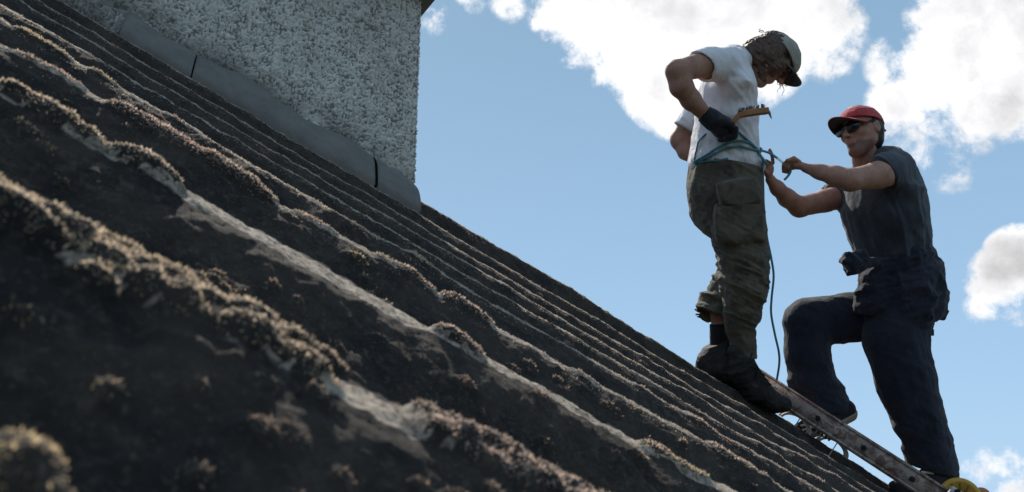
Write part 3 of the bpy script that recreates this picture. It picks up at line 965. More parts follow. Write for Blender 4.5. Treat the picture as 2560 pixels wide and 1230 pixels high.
# trousers
S = region(1715, 378, 1930, 915, 3.55, 4.20, .0045)
S.chain([(1812, 405, Z1, 83, 1.25), (1812, 430, Z1, 83, 1.25), (1812, 470, Z1, 85, 1.2), (1812, 520, Z1, 78, 1.2)], k=.03)
S.chain([(1786, 480, Z1, 58, 1.5), (1783, 525, Z1 + .02, 48, 1.4), (1793, 556, Z1 + .04, 28, 1.2)], k=.03)
S.chain([(1848, 500, 3.80, 58), (1850, 585, 3.78, 62), (1857, 645, 3.77, 56), (1862, 710, 3.77, 53), (1850, 775, 3.80, 41), (1855, 830, 3.82, 30), (1858, 862, 3.82, 28), (1859, 892, 3.82, 31)], k=.02)
S.chain([(1812, 545, 3.98, 44), (1832, 640, 3.98, 36), (1842, 700, 3.96, 40)], k=.02)
ha = P(1840, 680, 3.95); hb = P(1776, 800, 3.92); hn = (hb - ha) / np.linalg.norm(hb - ha)
hn = np.array([-.46, -.86, -.25])
S.cap(ha, hb, .062, .090, k=.012, cuts=[(P(1779, 789, 3.93), hn)])
S.cap(P(1812, 740, 3.94), hb, .022, .070, k=0, op='sub', cuts=[(P(1808, 748, 3.94), -hn)])
fa = np.array([.985, .17, 0]), np.array([-.17, .985, 0]), np.array([0, 0, 1.0])
S.rbox(P(1846, 482, 3.685), (.083, .056, .028), .012, fa, k=.008)
S.rbox(P(1846, 556, 3.685), (.100, .084, .026), .014, (np.array([1, .05, 0]), np.array([-.05, 1, 0]), np.array([0, 0, 1.0])), k=.008)
S.rbox(P(1848, 512, 3.652), (.10, .004, .016), .003, (np.array([1, .05, 0]), np.array([-.05, 1, 0]), np.array([0, 0, 1.0])), k=.0, op='sub')
def wr2(x, y, z):
    knee = np.exp(-((y + .08) / .14) ** 2) + .8 * np.exp(-((y + .30) / .12) ** 2)
    a = ridged(x * 7, (y + x * .45) * 20, z * 7, 23, 3) * (.003 + .010 * knee)
    b = ridged((x - y * .5) * 12, (y + x) * 6, z * 9, 37, 3) * .005
    return -(a + b) + .004
S.disp(wr2)
S.cap(P(1858, 896, 3.82), P(1858, 920, 3.82), .07, .07, k=0, op='sub', cuts=[(P(1858, 893, 3.82), np.array([.1, 1, 0]))])
S.cut(P(1812, 412, Z1), np.array([.16, 1, 0]))
solid('trousers', S, M['olive'], man1)
# sock
S = region(1755, 780, 1850, 915, 3.82, 4.08, .004)
S.chain([(1800, 812, 3.95, 25), (1799, 900, 3.95, 24)], k=.01, cuts=[(P(1800, 808, 3.95), np.array([-.15, 1, 0]))])
S.disp(lambda x, y, z: -ridged(x * 8, y * 40, z * 8, 5, 2) * .0012)
solid('sock', S, M['sock'], man1)
# boots
def boot(pts, reg, seed):
    S = region(*reg, .004)
    S.chain(pts, k=.022, kd=1.05)
    S.disp(lambda x, y, z: -ridged(x * 9 + y * 5, (y - x * .5) * 26, z * 9, seed, 3) * .0045 + .002)
    return S
S = boot([(1799, 862, 3.94, 33), (1797, 895, 3.93, 41), (1778, 915, 3.92, 36), (1815, 925, 3.92, 44), (1860, 945, 3.90, 37), (1885, 965, 3.88, 26)], (1720, 820, 1935, 1010, 3.78, 4.08), 3)
S.cut(P(1799, 855, 3.94), np.array([-.35, 1, 0]))
b1 = solid('boot', S, M['boot'], man1)
S = boot([(1850, 885, 3.82, 30), (1857, 928, 3.80, 35), (1888, 972, 3.79, 32), (1932, 1004, 3.78, 24), (1958, 1010, 3.78, 20)], (1800, 840, 2000, 1050, 3.66, 3.96), 8)
b2 = solid('boot', S, M['boot'], man1)
b2['label'] = 'dark boot pointing down the ladder'
lc = []
for i in range(5):
    a = np.array([P(1866 + i * 9, 905 + i * 12, 3.725 - i * .004), P(1882 + i * 9, 908 + i * 12, 3.712), P(1895 + i * 8, 918 + i * 11, 3.75)])
    lc.append(tube(to_world(spline(a, 5)), .0035, 6))
lc.append(tube(to_world(spline(np.array([P(1878, 915, 3.76), P(1876, 898, 3.74), P(1881, 882, 3.74)]), 6)), .003, 6))
lc.append(tube(to_world(spline(np.array([P(1884, 920, 3.76), P(1893, 925, 3.73), P(1889, 945, 3.73), P(1896, 965, 3.74)]), 6)), .003, 6))
v, f = merge(lc); child('bootlace', v, f, M['dark'], b2)

# glove on the near hand, closed round the brush handle
S = region(1725, 255, 1860, 365, 3.54, 3.80, .0035)
S.chain([(1758, 282, 3.645, 21), (1778, 298, 3.655, 24), (1806, 318, 3.665, 27), (1816, 326, 3.67, 24)], k=.012, cuts=[(P(1759, 284, 3.645), np.array([-.78, .62, 0]))])
for i in range(4):
    o_ = .021 * i
    dx, dy = -i * 5, i * 5
    a = P(1822, 314, 3.625 + o_); b = P(1838 + dx * .2, 322 + dy * .5, 3.618 + o_); c = P(1836 + dx, 341 + dy * .4, 3.625 + o_); d = P(1816 + dx, 344 + dy * .3, 3.64 + o_)
    for p_, q_ in ((a, b), (b, c), (c, d)): S.cap(p_, q_, .0125, .0115, k=.004)
S.chain([(1790, 303, 3.625, 9), (1815, 305, 3.60, 8), (1830, 312, 3.60, 7)], k=.006)
S.disp(lambda x, y, z: -ridged(x * 30, y * 30, z * 30, 6, 2) * .0015)
S.cap(P(1745, 270, 3.64), P(1764, 288, 3.65), .030, .030, k=0, op='sub', cuts=[(P(1763, 287, 3.65), np.array([.78, -.62, 0]))])
solid('glove', S, M['glove'], man1)

# hair and beard, cap, curls
S = region(1835, 72, 1985, 220, 3.74, 4.08, .0032)
S.ell(H1.p(-.022, .008, 0), (.092, .098, .093), H1.ax, k=.0)
S.ell(H1.p(-.075, -.055, 0), (.045, .062, .066), H1.ax, k=.02)
S.ell(H1.p(-.045, -.075, .03), (.045, .055, .045), H1.ax, k=.02)
S.cap(H1.p(.0, -.08, .052), H1.p(.062, -.104, .015), .02, .02, k=.014)
S.cap(H1.p(.0, -.08, -.052), H1.p(.062, -.104, -.015), .02, .02, k=.014)
S.cap(H1.p(.064, -.108, -.01), H1.p(.064, -.108, .01), .018, .018, k=.012)
S.ell(H1.p(.004, -.02, .066), (.05, .055, .028), H1.ax, k=.012)
S.ell(H1.p(.062, -.03, .045), (.03, .05, .045), H1.ax, k=.01)
S.ell(H1.p(.125, -.02, .0), (.068, .060, .075), H1.ax, k=0, op='sub')
S.disp(lambda x, y, z: -ridged((x * .7 + y * .7) * 60, (x - y) * 14, z * 45, 4, 3) * .0045 + .001)
hv_ = S.mesh()
g3 = np.random.default_rng(3)
loc_ = []
for i in range(38):                                   # loose locks over neck, temple and fringe
    if i < 15:
        a = H1.p(-.085 + g3.normal(0, .02), .02 + g3.normal(0, .05), g3.uniform(-.05, .08))
        dr = -H1.f * g3.uniform(.2, 1) - H1.u * g3.uniform(-.4, 1) + H1.l * g3.normal(0, .3)
        L = g3.uniform(.015, .035)
    else:
        a = H1.p(g3.uniform(.055, .115), g3.uniform(-.03, .03), g3.uniform(-.05, .06))
        dr = np.array([.25 + g3.normal(0, .3), -1, g3.normal(0, .2)]); L = g3.uniform(.03, .062)
    dr /= np.linalg.norm(dr)
    sd = np.cross(dr, g3.normal(0, 1, 3)); sd /= np.linalg.norm(sd)
    sd2 = np.cross(dr, sd)
    t = np.linspace(0, 1, 12)[:, None]
    cu = .009 * (np.sin(t * 7 + i) * sd + np.cos(t * 7 + i) * sd2) * t
    loc_.append(tube(to_world(a + dr * L * t + cu), np.linspace(.0022, .0007, 12), 5))
v, f = merge([hv_] + loc_); hair = child('hair', v, f, M['hair'], man1)

def cap_crown(H, reg, ce, rad, cutp, cutn, seed, amp):
    S = region(*reg, .0032)
    S.ell(ce, rad, H.ax, k=0)
    S.disp(lambda x, y, z: -ridged(x * 22, y * 22, z * 22, seed, 2) * amp + amp * .3)
    S.cut(cutp, cutn)
    S.ell(ce, np.array(rad) * .93 - .001, H.ax, k=0, op='sub')
    return S
S = cap_crown(H1, (1890, 60, 2015, 215, 3.76, 4.06), H1.p(.008, .034, 0), (.106, .082, .094), H1.p(.0, .030, 0), -(H1.u + .05 * H1.f), 5, .0022)
cap1 = solid('cap', S, M['cap1'], man1)
cap1['label'] = 'faded khaki cap with dark peak'
def brim(H, f0, u0, length, half, droop, tilt, th=.0035, nx=22, ny=12):
    top, bot = [], []
    for i in range(nx):
        s = -1 + 2 * i / (nx - 1)
        for j in range(ny):
            t = j / (ny - 1)
            f_ = f0 - .055 * s * s + t * length * math.sqrt(max(0, 1 - (abs(s) ** 2.6) * .92))
            u_ = u0 - droop * s * s - tilt * t
            p = H.p(f_, u_, s * half)
            top.append(p + H.u * th); bot.append(p)
    top, bot = np.array(top), np.array(bot)
    q = (np.arange(nx - 1)[:, None] * ny + np.arange(ny - 1)[None]).ravel()
    q = np.stack([q, q + 1, q + ny + 1, q + ny], 1)
    n = len(top)
    ring = [i * ny for i in range(nx)] + [(nx - 1) * ny + j for j in range(1, ny)] + [i * ny + ny - 1 for i in range(nx - 2, -1, -1)] + [j for j in range(ny - 2, 0, -1)]
    side = np.array([[a_, b_, b_ + n, a_ + n] for a_, b_ in zip(ring, ring[1:] + ring[:1])])
    return np.concatenate([top, bot]), np.concatenate([q, q[:, ::-1] + n, side])
v, f = brim(H1, .086, .030, .085, .080, .040, .006, .005)
child('peak', to_world(v), f, M['brim1'], cap1)

# ================================================== man in red cap
Z2 = 4.0
H2 = Head(P(2151, 325, Z2 - .04), (-.85, .03, -.50), (-.10, .95, .27))
S = region(1885, 258, 2405, 1235, 3.48, 4.36, .0042)
S.chain([(2210, 430, Z2, 42, 1.8), (2208, 480, Z2, 70, 1.4), (2215, 560, Z2, 68, 1.25), (2240, 660, Z2, 62, 1.25), (2240, 760, Z2, 64, 1.2)], k=.03)
S.chain([(2244, 810, 3.93, 60), (2265, 950, 3.93, 50), (2298, 1060, 3.94, 38), (2335, 1160, 3.95, 24), (2345, 1185, 3.95, 22), (2280, 1200, 3.93, 16)], k=.02)
S.chain([(2200, 790, 4.1, 50), (2040, 808, 4.08, 44), (2020, 880, 4.08, 36), (2080, 1010, 4.08, 24), (2105, 1030, 4.08, 20), (2030, 1062, 4.06, 15)], k=.02)
S.chain([(2188, 440, Z2, 38), (2166, 405, Z2 - .01, 31), (2158, 372, Z2 - .03, 31)], k=.02)
build_head(S, H2)
# near (left) arm
S.chain([(2240, 428, 3.80, 36), (2195, 438, 3.70, 33), (2125, 450, 3.62, 27)], k=.02)
S.chain([(2125, 450, 3.62, 27), (2088, 440, 3.64, 24), (2050, 430, 3.67, 18), (2014, 420, 3.70, 12)], k=.02)
S.ell(P(1994, 413, 3.715), (.030, .019, .024), (np.array([.95, -.2, -.2]), np.array([.2, .97, 0]), np.array([.2, 0, .97])), k=.012)
fingers(S, [[(1984, 402 + 6 * i, 3.695 + .012 * i), (1968, 403 + 6 * i, 3.69 + .012 * i), (1960, 411 + 5.5 * i, 3.70 + .012 * i), (1970, 418 + 4 * i, 3.71 + .012 * i)] for i in range(4)], .0088)
fingers(S, [[(1998, 404, 3.70), (1984, 395, 3.69), (1968, 401, 3.68)]], .0095)
# far (right) arm
S.chain([(2150, 478, 4.14, 36), (2100, 492, 4.16, 31), (2060, 503, 4.12, 27), (1998, 517, 4.04, 25)], k=.02)
S.chain([(1998, 517, 4.04, 25), (1968, 495, 4.00, 22), (1943, 470, 3.95, 17), (1926, 448, 3.92, 12.5)], k=.02)
S.ell(P(1922, 426, 3.90), (.022, .034, .018), (np.array([.97, -.2, 0]), np.array([.2, .97, 0]), np.array([0, 0, 1.0])), k=.012)
fingers(S, [[(1932, 408, 3.905), (1931, 390, 3.895), (1924, 375, 3.885)]], .0085)
fingers(S, [[(1926 - 5 * i, 408 + 2 * i, 3.895 - .006 * i), (1914 - 3 * i, 402 + 6 * i, 3.875), (1904 - i, 411 + 6 * i, 3.87), (1911 - i, 421 + 5 * i, 3.885)] for i in range(3)], .0082)
fingers(S, [[(1916, 432, 3.885), (1907, 420, 3.865), (1903, 405, 3.865)]], .0092)
foot2 = to_world(P(2320, 1205, 3.94))
S.disp(lambda x, y, z: -fbm(x * 28, y * 28, z * 28, 2, 6) * .0012 * (y < .38))
sv, sf = S.mesh()
man2 = mesh_obj('person', sv, sf, M['skin2'], origin=foot2)
hv = (sv - CAM) @ BAS.T - H2.c
hf, hu = hv @ H2.f, hv @ H2.u
stub = np.clip((-.062 - hu + (hf - .05) * .1) / .016, 0, 1) * np.clip((hf - .0) / .03, 0, 1) * np.clip((hu + .135) / .015, 0, 1)
lip = np.exp(-((hu + .068) / .010) ** 2) * (hf > .085)
set_attr(man2, 'stubble', stub * (1 - lip)); set_attr(man2, 'lip', lip)
tag(man2, 'person in red cap and sunglasses stepping up the ladder and tying rope', 'person')

# t-shirt
S = region(2055, 350, 2325, 670, 3.58, 4.38, .0045)
S.chain([(2214, 414, Z2, 47, 1.85), (2206, 470, Z2, 80, 1.5), (2211, 530, Z2, 90, 1.27), (2224, 585, Z2, 84, 1.22), (2243, 650, Z2, 75, 1.25)], k=.035)
S.chain([(2200, 415, Z2, 46, 1.4), (2182, 420, Z2 - .01, 42, 1.0)], k=.02)
nn = np.array([-.76, -.60, -.12])
S.chain([(2236, 422, 3.82, 47), (2214, 428, 3.76, 43), (2180, 436, 3.70, 41)], k=.03, cuts=[(P(2212, 430, 3.74), nn)])
nf2 = np.array([-.80, -.55, .1])
S.chain([(2150, 468, 4.12, 47), (2110, 486, 4.17, 40), (2070, 500, 4.2, 38)], k=.03, cuts=[(P(2084, 494, 4.18), nf2)])
S.cap(P(2232, 427, 3.79), P(2180, 441, 3.69), 36 * 3.75 / F, 34 * 3.7 / F, k=0, op='sub', cuts=[(P(2226, 430, 3.78), -nn)])
S.cap(P(2105, 490, 4.17), P(2068, 500, 4.14), 32 * 4.16 / F, 31 * 4.15 / F, k=0, op='sub')
S.cut(P(2240, 655, Z2), np.array([.2, -1, 0]))
S.cap(P(2166, 408, Z2 - .01), P(2150, 372, Z2 - .03), 37 * Z2 / F, 40 * Z2 / F, k=0, op='sub')
def wr3(x, y, z):
    low = np.clip((.33 - y) / .35, 0, 1)
    a = ridged((x + y * .32) * 15, y * 3.2, z * 10, 51, 3) * (.002 + .0055 * low)
    b = ridged((x - y) * 12, (x + y) * 5, z * 9, 57, 2) * .003
    return -(a + b) + .003
S.disp(lambda x, y, z: -ridged((x + y * .5) * 8, (y - x * .4) * 5, z * 6, 91, 2) * .004 + .001)
S.disp(wr3)
solid('t_shirt', S, M['charcoal'], man2)

# trousers
S = region(1945, 640, 2395, 1200, 3.68, 4.32, .0048)
S.chain([(2243, 680, Z2, 82, 1.25), (2240, 750, Z2, 86, 1.2), (2240, 800, Z2, 82, 1.2)], k=.03)
S.chain([(2245, 800, 3.94, 78), (2239, 850, 3.93, 76), (2264, 950, 3.93, 71), (2293, 1046, 3.94, 61), (2318, 1110, 3.945, 54), (2327, 1145, 3.95, 54), (2334, 1172, 3.95, 52)], k=.02)
S.cap(P(2355, 1138, 3.94), P(2366, 1150, 3.94), .033, .03, k=.012)
S.chain([(2215, 785, 4.08, 62), (2120, 793, 4.09, 60), (2022, 805, 4.08, 59), (2016, 880, 4.08, 54), (2028, 945, 4.08, 53), (2066, 1012, 4.08, 55)], k=.02)
S.cap(P(2062, 1012, 4.08), P(2150, 1090, 4.08), .3, .3, k=0, op='sub', cuts=[(P(2062, 1024, 4.08), np.array([.05, 1.0, 0])), (P(2200, 1030, 4.08), np.array([1, 0, 0]))])
def wr4(x, y, z):
    fold = .6 * np.exp(-((y + .93) / .16) ** 2) + .5 * np.exp(-((y + .62) / .12) ** 2) * (x < 1.55) + .35
    a = ridged((x * .6 - y * .3) * 9, (y + x * .5) * 13, z * 8, 61, 3) * .007 * fold
    b = ridged((x + y * .3) * 9, y * 5, z * 9, 67, 3) * .0045
    return -(a + b) + .003
S.disp(wr4)
S.cut(P(2330, 1173, 3.95), np.array([-.22, -1, 0]))
tr2 = solid('trousers', S, M['navy'], man2)
lp = tube(to_world(spline(np.array([P(2316, 792, 3.86), P(2328, 800, 3.85), P(2330, 822, 3.85), P(2322, 834, 3.86)]), 6)), .0045, 6)
bx_ = boxm(to_world(P(2324, 831, 3.855)), BAS, (.016, .014, .008))
v, f = merge([lp, bx_]); child('hammer_loop', v, f, M['navy2'], tr2, smooth=False)
# jacket tied round the waist
S = region(2085, 590, 2365, 830, 3.68, 4.32, .0048)
S.chain([(2246, 648, Z2, 80, 1.27), (2252, 700, Z2, 92, 1.24), (2256, 750, Z2, 92, 1.22), (2250, 785, Z2, 84, 1.2)], k=.03, cuts=[(P(2152, 700, Z2), np.array([-1, .28, -.05])), (P(2250, 612, Z2), np.array([-.22, 1, 0])), (P(2250, 805, Z2), np.array([.25, -1, 0]))])
S.chain([(2206, 668, 3.90, 30), (2194, 715, 3.91, 40), (2184, 755, 3.92, 38), (2172, 780, 3.93, 28)], k=.03, cuts=[(P(2150, 706, 3.87), np.array([-1, .28, -.02])), (P(2170, 782, 3.87), np.array([-.45, -1, 0]))])
def wr5(x, y, z):
    a = ridged((x + y * .2) * 10, (y - x * .35) * 17, z * 9, 71, 3) * .009
    b = ridged((x - y * .6) * 18, (y + x) * 9, z * 14, 77, 2) * .004
    return -(a + b) + .004
S.disp(wr5)
S.cap(P(2185, 655, 3.85), P(2152, 658, 3.84), .022, .026, k=.015)
kx = (np.array([.9, .42, .1]), np.array([-.42, .9, 0]), np.array([-.1, 0, .99]))
S.rbox(P(2139, 655, 3.83), (.046, .040, .040), .010, kx, k=.008)
S.rbox(P(2127, 655, 3.80), (.026, .036, .026), .008, (np.array([.6, .8, 0]), np.array([-.8, .6, 0]), np.array([0, 0, 1.0])), k=.008)
S.cap(P(2140, 672, 3.82), P(2119, 684, 3.81), .020, .006, k=.008)
S.disp(lambda x, y, z: -ridged((x + y) * 20, (y - x * .5) * 26, z * 20, 81, 2) * .005 * np.clip((1.57 - x) / .03, 0, 1))
jk = solid('jacket', S, M['navy2'], man2)
jk['label'] = 'dark navy jacket tied round the waist by its sleeves'
# shoes
def shoe(pts, reg, soleoff, stripes, cutn=None):
    S = region(*reg, .0036)
    S.chain(pts, k=.02, kd=1.0)
    for cp, cn in (cutn or []): S.cut(cp, cn)
    s = solid('shoe', S, M['shoe'], man2)
    S = region(*reg, .0036)
    S.chain([(p[0] + soleoff[0], p[1] + soleoff[1], p[2], p[3] * .98) for p in pts], k=.02)
    nrm = np.array([soleoff[0], -soleoff[1], 0.0]); nrm /= np.linalg.norm(nrm)
    c = P(pts[0][0] + nrm[0] * pts[0][3] * .45, pts[0][1] - nrm[1] * pts[0][3] * .45, pts[0][2])
    S.cut(c, -nrm)
    S.cut(c + nrm * .034, nrm)
    solid('sole', S, M['sole'], s)
    for path in stripes:
        child('stripe', *tube(to_world(spline(np.array([P(*q) for q in path]), 6)), .0065, 6), M['stripe'], s)
    return s
shoe([(2370, 1184, 3.93, 26), (2330, 1194, 3.92, 27), (2285, 1210, 3.90, 24), (2240, 1220, 3.88, 19)], (2205, 1135, 2410, 1262, 3.78, 4.08), (2, 9),
     [[(2345, 1190, 3.885), (2325, 1182, 3.88), (2303, 1180, 3.885)], [(2330, 1199, 3.88), (2312, 1192, 3.875), (2292, 1191, 3.88)]])
s2 = shoe([(2113, 1024, 4.05, 26), (2075, 1044, 4.04, 27), (2030, 1062, 4.06, 22), (1998, 1074, 4.05, 16)], (1965, 985, 2160, 1115, 3.92, 4.2), (4, 9),
     [[(2106, 1030, 4.02), (2090, 1033, 4.01), (2074, 1034, 4.01)], [(2040, 1066, 3.99), (2022, 1070, 3.99), (2006, 1076, 4.0)], [(2034, 1055, 3.99), (2018, 1060, 3.99), (2002, 1065, 4.0)]])
# hair, cap, glasses
S = region(2085, 255, 2235, 420, 3.78, 4.12, .0032)
S.ell(H2.p(-.026, .005, 0), (.082, .09, .085), H2.ax, k=0)
S.ell(H2.p(-.062, -.045, 0), (.032, .05, .058), H2.ax, k=.02)
S.ell(H2.p(.130, -.03, 0), (.105, .10, .12), H2.ax, k=0, op='sub')
S.ell(H2.p(-.003, -.016, .09), (.019, .031, .03), H2.ax, k=0, op='sub')
S.disp(lambda x, y, z: -ridged(x * 50, y * 22, z * 50, 14, 3) * .003 + .001)
solid('hair', S, M['hair2'], man2)
S = cap_crown(H2, (2075, 250, 2240, 365, 3.76, 4.14), H2.p(-.008, .024, 0), (.112, .086, .092), H2.p(0, .023, 0), -(H2.u - .16 * H2.f), 6, .002)
S.cap(H2.p(-.108, .034, .01), H2.p(-.134, -.002, .03), .010, .005, k=.008)
cap2 = solid('cap', S, M['red'], man2)
cap2['label'] = 'red baseball cap with dark underside'
v, f = brim(H2, .094, .034, .088, .080, .036, .004, .004)
child('brim', to_world(v + H2.u * .004), f, M['red'], cap2)
v, f = brim(H2, .092, .0325, .087, .079, .036, .004, .0035)
child('brim_lining', to_world(v), f, M['brim2'], cap2)
S = region(2085, 290, 2210, 360, 3.76, 4.1, .003)
for s in (-1, 1):
    S.ell(H2.p(.096, -.004, s * .033), (.0085, .027, .034), (H2.f * .97 + H2.l * s * .22, H2.u, H2.l * .97 - H2.f * s * .22), k=.002)
    S.cap(H2.p(.092, .008, s * .060), H2.p(.0, .010, s * .085), .0042, .0036, k=.003)
S.cap(H2.p(.104, .004, -.01), H2.p(.104, .004, .01), .004, .004, k=.002)
solid('sunglasses', S, M['lens'], man2)

# ================================================== ladder
La, Lb = P(1868, 931, 4.03), P(2492, 1334, 3.55)
lr = (Lb - La); LL = np.linalg.norm(lr); lr /= LL
mid = (La + Lb) / 2; vw = mid / np.linalg.norm(mid)
lt = vw - lr * (vw @ lr); lt /= np.linalg.norm(lt)            # across the ladder, away from the camera
lh = np.cross(lr, lt); lh = lh if lh[1] > 0 else -lh
lad = empty('ladder', to_world(Lb))
tag(lad, 'paint-spattered aluminium ladder lying up the roof under the climbing person', 'ladder')
HR = .046
LAX = np.array([lr, lt, lh])
def wbox(c, half): return boxm(to_world(c), LAX @ BAS, half)
def rail(off):
    c = mid + lt * off
    parts = [wbox(c, (LL / 2, .0035, HR)), wbox(c + lh * (HR - .0045) + lt * .014, (LL / 2 - .001, .0105, .0042)), wbox(c - lh * (HR - .0045) + lt * .014, (LL / 2 - .001, .0105, .0042)),
             wbox(c - lh * (HR - .011) - lt * .005, (LL / 2 - .002, .0025, .006)), wbox(c + lh * (HR - .008) - lt * .005, (LL / 2 - .002, .0025, .005))]
    v, f = merge(parts)
    return child('rail', v, f, M['alu'], lad, smooth=False)
rail(0); rail(.42)
for px, py in ((1937, 977), (2045, 1046), (2160, 1118), (2280, 1194), (2404, 1276)):
    t = ((px - 1868) / (2492 - 1868))
    c = La * (1 - t) / 1 + Lb * t
    # point of the rail axis that projects to this column
    k = (px - CX) / F; s = (k * La[2] - La[0]) / (lr[0] - k * lr[2]); c = La + lr * s
    v, f = tube(to_world(np.array([c - lt * .0065, c + lt * .425])), .0155, 16)
    rg = child('rung', v, f, M['alu'], lad)
    v, f = tube(to_world(np.array([c - lt * .0075, c - lt * .004])), .0118, 16)
    child('rung_bore', v, f, M['dark'], rg)  # dark disc stands in for the shade inside the hollow rung
# arched stand-off feet that hold the ladder above the sheets
def arch(px, py, z, r, tz=.006):
    a = np.linspace(0, math.pi, 22)
    c = P(px, py, z)
    pts = np.array([c + lr * r * math.cos(x) + lh * .62 * r * math.sin(x) for x in a])
    parts = [tube(to_world(pts), tz, 8), tube(to_world(np.array([c + lh * .62 * r, c - lh * .1])), .0025, 6)]
    parts += [tube(to_world(pts + np.array([0, 0, .03])), tz, 8)]
    v, f = merge(parts)
    return child('stand_off', v, f, M['offwhite'], lad)
arch(1988, 1064, 3.94, .070); arch(2082, 1124, 3.90, .066)
rib = [wbox(La + lr * s - lh * (HR + .006) + lt * .012, (.004, .012, .007)) for s in np.linspace(.375, .445, 5)]
v, f = merge(rib); child('rubber_strip', v, f, M['dark'], lad, smooth=False)
# yellow wheel at the foot of the ladder
wc = P(2400, 1246, 3.66)
th_ = np.linspace(0, 2 * math.pi, 41)[:-1]
def ringp(r, d): return np.array([wc + lr * r * math.cos(t) + lh * r * math.sin(t) + lt * d for t in th_])
prof_ = [(.018, -.012), (.062, -.010), (.066, -.014), (.080, -.014), (.084, 0), (.080, .014), (.066, .014), (.018, .012)]
pv = np.concatenate([ringp(r, d) for r, d in prof_]); k = len(prof_)
pf = np.array([[a_ * 40 + b_, a_ * 40 + (b_ + 1) % 40, ((a_ + 1) % k) * 40 + (b_ + 1) % 40, ((a_ + 1) % k) * 40 + b_] for a_ in range(k) for b_ in range(40)])
wh = child('wheel', to_world(pv), pf, M['yellow'], lad)
sp = []
for t in np.linspace(0, 2 * math.pi, 13)[:-1]:
    d1 = lr * math.cos(t) + lh * math.sin(t); d2 = np.cross(d1, lt)
    sp.append(boxm(to_world(wc + d1 * .041 - lt * .0125), np.array([d1, d2, lt]) @ BAS, (.024, .0022, .003)))
v, f = merge(sp); child('spoke', v, f, plain('dark_yellow', (.16, .085, .02), .6), wh, smooth=False)
S = region(2360, 1195, 2440, 1270, 3.52, 3.68, .003)
S.rbox(P(2390, 1236, 3.60), (.030, .022, .03), .006, np.array([lr, lh, lt]), k=.002)
ab = solid('axle_block', S, M['offwhite'], lad)
v, f = tube(to_world(np.array([P(2394, 1230, 3.56), P(2394, 1230, 3.60)])), .012, 14); child('axle_hole', v, f, M['dark'], ab)  # dark plug in place of a hole, its shade given by colour
S = region(2420, 1205, 2490, 1280, 3.6, 3.78, .003)
S.ell(P(2452, 1245, 3.70), (.045, .045, .02), None, k=0)
solid('end_knob', S, M['orange'], lad)

# ================================================== brush in the gloved hand
ZB = 3.625
pth = spline(np.array([P(1800, 336, ZB + .03), P(1826, 316, ZB), P(1840, 296, ZB - .01), P(1852, 287, ZB - .01), P(1875, 282, ZB - .01), P(1900, 279, ZB - .01), P(1919, 277, ZB - .01)]), 6)
n = len(pth); vs = []
for i in range(n):
    t_ = pth[min(i + 1, n - 1)] - pth[max(i - 1, 0)]; t_ /= np.linalg.norm(t_)
    up_ = np.cross(np.array([0, 0, -1.0]), t_); up_ = up_ / np.linalg.norm(up_)
    if up_[1] < 0: up_ = -up_
    s = i / (n - 1)
    hh = np.interp(s, [0, .3, .5, .62, 1], [.009, .010, .013, .0145, .0135]); ww = np.interp(s, [0, .4, .6, 1], [.010, .012, .022, .022])
    for sa, sb in ((-1, -.6), (-.6, -1), (.6, -1), (1, -.6), (1, .6), (.6, 1), (-.6, 1), (-1, .6)):
        vs.append(pth[i] + up_ * hh * sa + np.array([0, 0, 1.0]) * ww * sb)
vs = np.array(vs); ii_ = np.arange(n - 1)[:, None] * 8; jj_ = np.arange(8)[None]
fq = np.stack([ii_ + jj_, ii_ + (jj_ + 1) % 8, ii_ + 8 + (jj_ + 1) % 8, ii_ + 8 + jj_], -1).reshape(-1, 4)
fl = [tuple(x) for x in fq] + [tuple(range(7, -1, -1)), tuple(range((n - 1) * 8, n * 8))]
brush = empty('brush', to_world(pth[0]))
tag(brush, 'worn wooden scrubbing brush with sparse bristles held in the black glove', 'brush')
child('handle', to_world(vs), fl, M['wood'], brush, smooth=False)
br = []
for i in range(15):
    x = 1846 + i * 4.4; y = np.interp(x, [1840, 1852, 1919], [287, 279, 269])
    if i in (9, 12): continue
    for q in range(5):
        a = P(x + g3.normal(0, .8), y + 2, ZB - .01 + g3.uniform(-.016, .016)); b = a + np.array([g3.normal(.002, .003), g3.uniform(.012, .023), g3.normal(0, .003)])
        br.append(tube(to_world(np.array([a, (a + b) / 2, b])), .0017, 5))
v, f = merge(br); child('bristle_tuft', v, f, M['bristle'], brush)
hk = tube(to_world(spline(np.array([P(1914, 276, ZB - .01), P(1922, 280, ZB - .01), P(1926, 290, ZB - .01), P(1929, 297, ZB - .01)]), 5)), np.linspace(.009, .0015, 16), 7)
child('scraper_tip', *hk, M['steel'], brush)

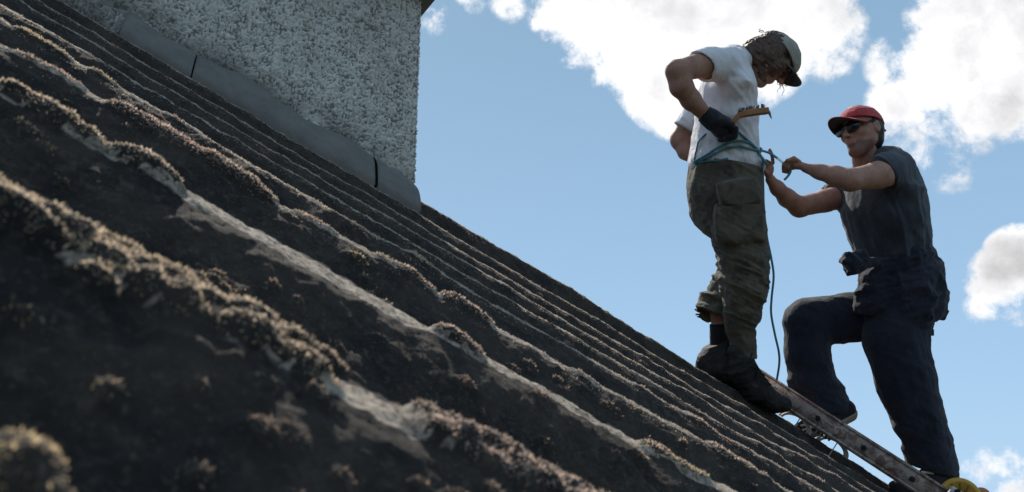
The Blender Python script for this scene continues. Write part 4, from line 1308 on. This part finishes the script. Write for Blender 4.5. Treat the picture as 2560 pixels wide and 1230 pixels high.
# ================================================== rope
def snap(px, py, r):
    z = 3.5
    while z < 4.2:
        p = P(px, py, z)
        i = [int(round((p[q] - SH1.lo[q]) / SH1.h)) for q in range(3)]
        if all(0 <= i[q] < SH1.f.shape[q] for q in range(3)) and SH1.f[tuple(i)] < r * .9: return p
        z += .003
    return P(px, py, 3.86)
RR = .0052
strands = []
def strand(pts, r=RR, n=12, front=True):
    pp = np.array([(q[0], q[1], q[2] if len(q) > 2 else 3.86) for q in pts])
    on = np.array([1.0 if len(q) == 2 else 0.0 for q in pts])
    c = spline(pp, n); w = spline(np.stack([on, on, on], 1), n)[:, 0]
    out_ = []
    for (x, y, z), k in zip(c, w):
        zs = snap(x, y, r)[2]
        if k > .05: z = zs - r * .5 if zs != 3.86 else z
        elif front: z = min(z, zs - r * .5) if zs < 3.85 else z
        out_.append((x, y, z))
    out_ = np.array(out_)
    for _ in range(3): out_[1:-1, 2] = np.minimum(out_[1:-1, 2], (out_[:-2, 2] + out_[2:, 2]) / 2 + .002)
    v, f = tube(to_world(np.array([P(*q) for q in out_])), r, 8)
    strands.append((v, f))
knot = (1896, 376, 3.845)
back = [(1740, 408, 3.99), (1790, 420, 4.12), (1850, 405, 4.10), (1890, 385, 3.98), knot]
strand([(1733, 406, 3.92), (1742, 400), (1765, 388), (1792, 371), (1822, 357), (1850, 352), (1872, 357), (1886, 366, 3.81), knot])
strand([back[4], back[3], back[2], back[1], back[0], (1735, 408, 3.93)], front=False)
strand([(1735, 408, 3.93), (1748, 402), (1770, 392), (1796, 379), (1824, 369), (1850, 366), (1872, 371), knot])
strand([(1733, 409, 3.92), (1750, 405), (1775, 402), (1800, 400), (1820, 396)], RR * .8)
strand([(1832, 318, 3.62), (1846, 330), (1862, 344), (1878, 358), knot])
strand([(1764, 334), (1748, 352, 3.80), (1740, 378, 3.84), (1735, 404, 3.9)], RR * .7)
strand([knot, (1910, 378, 3.86), (1926, 384, 3.875), (1944, 396, 3.82), (1962, 410, 3.715), (1976, 420, 3.72), (1974, 434, 3.72), (1961, 450, 3.72)])
strand([knot, (1900, 388, 3.86), (1909, 400, 3.87), (1918, 412, 3.87)])
strand([(1908, 400, 3.87), (1906, 425, 3.86), (1906, 455, 3.865), (1910, 520, 3.87), (1917, 590, 3.875), (1928, 645, 3.88), (1934, 690, 3.88), (1929, 745, 3.88), (1928, 785, 3.885), (1937, 835, 3.89), (1947, 880, 3.9), (1948, 910, 3.93), (1942, 950, 3.97)], RR * .95)
strand([(1908, 430, 3.86), (1909, 470, 3.858), (1911, 540, 3.865), (1918, 600, 3.87), (1922, 645, 3.875)], RR * .7)
a = np.linspace(0, 4 * math.pi, 40)
kn = np.array([P(*knot) + np.array([.011 * math.cos(x) * (1 + .2 * math.sin(3 * x)), .010 * math.sin(x), .008 * math.sin(1.5 * x)]) for x in a])
strands.append(tube(to_world(kn), RR, 8))
v, f = merge(strands)
rope = mesh_obj('rope', v, f, M['rope'], origin=to_world(P(1942, 950, 3.97)))
tag(rope, 'teal blue rope wound round the waist of the person in white and knotted in front', 'rope')
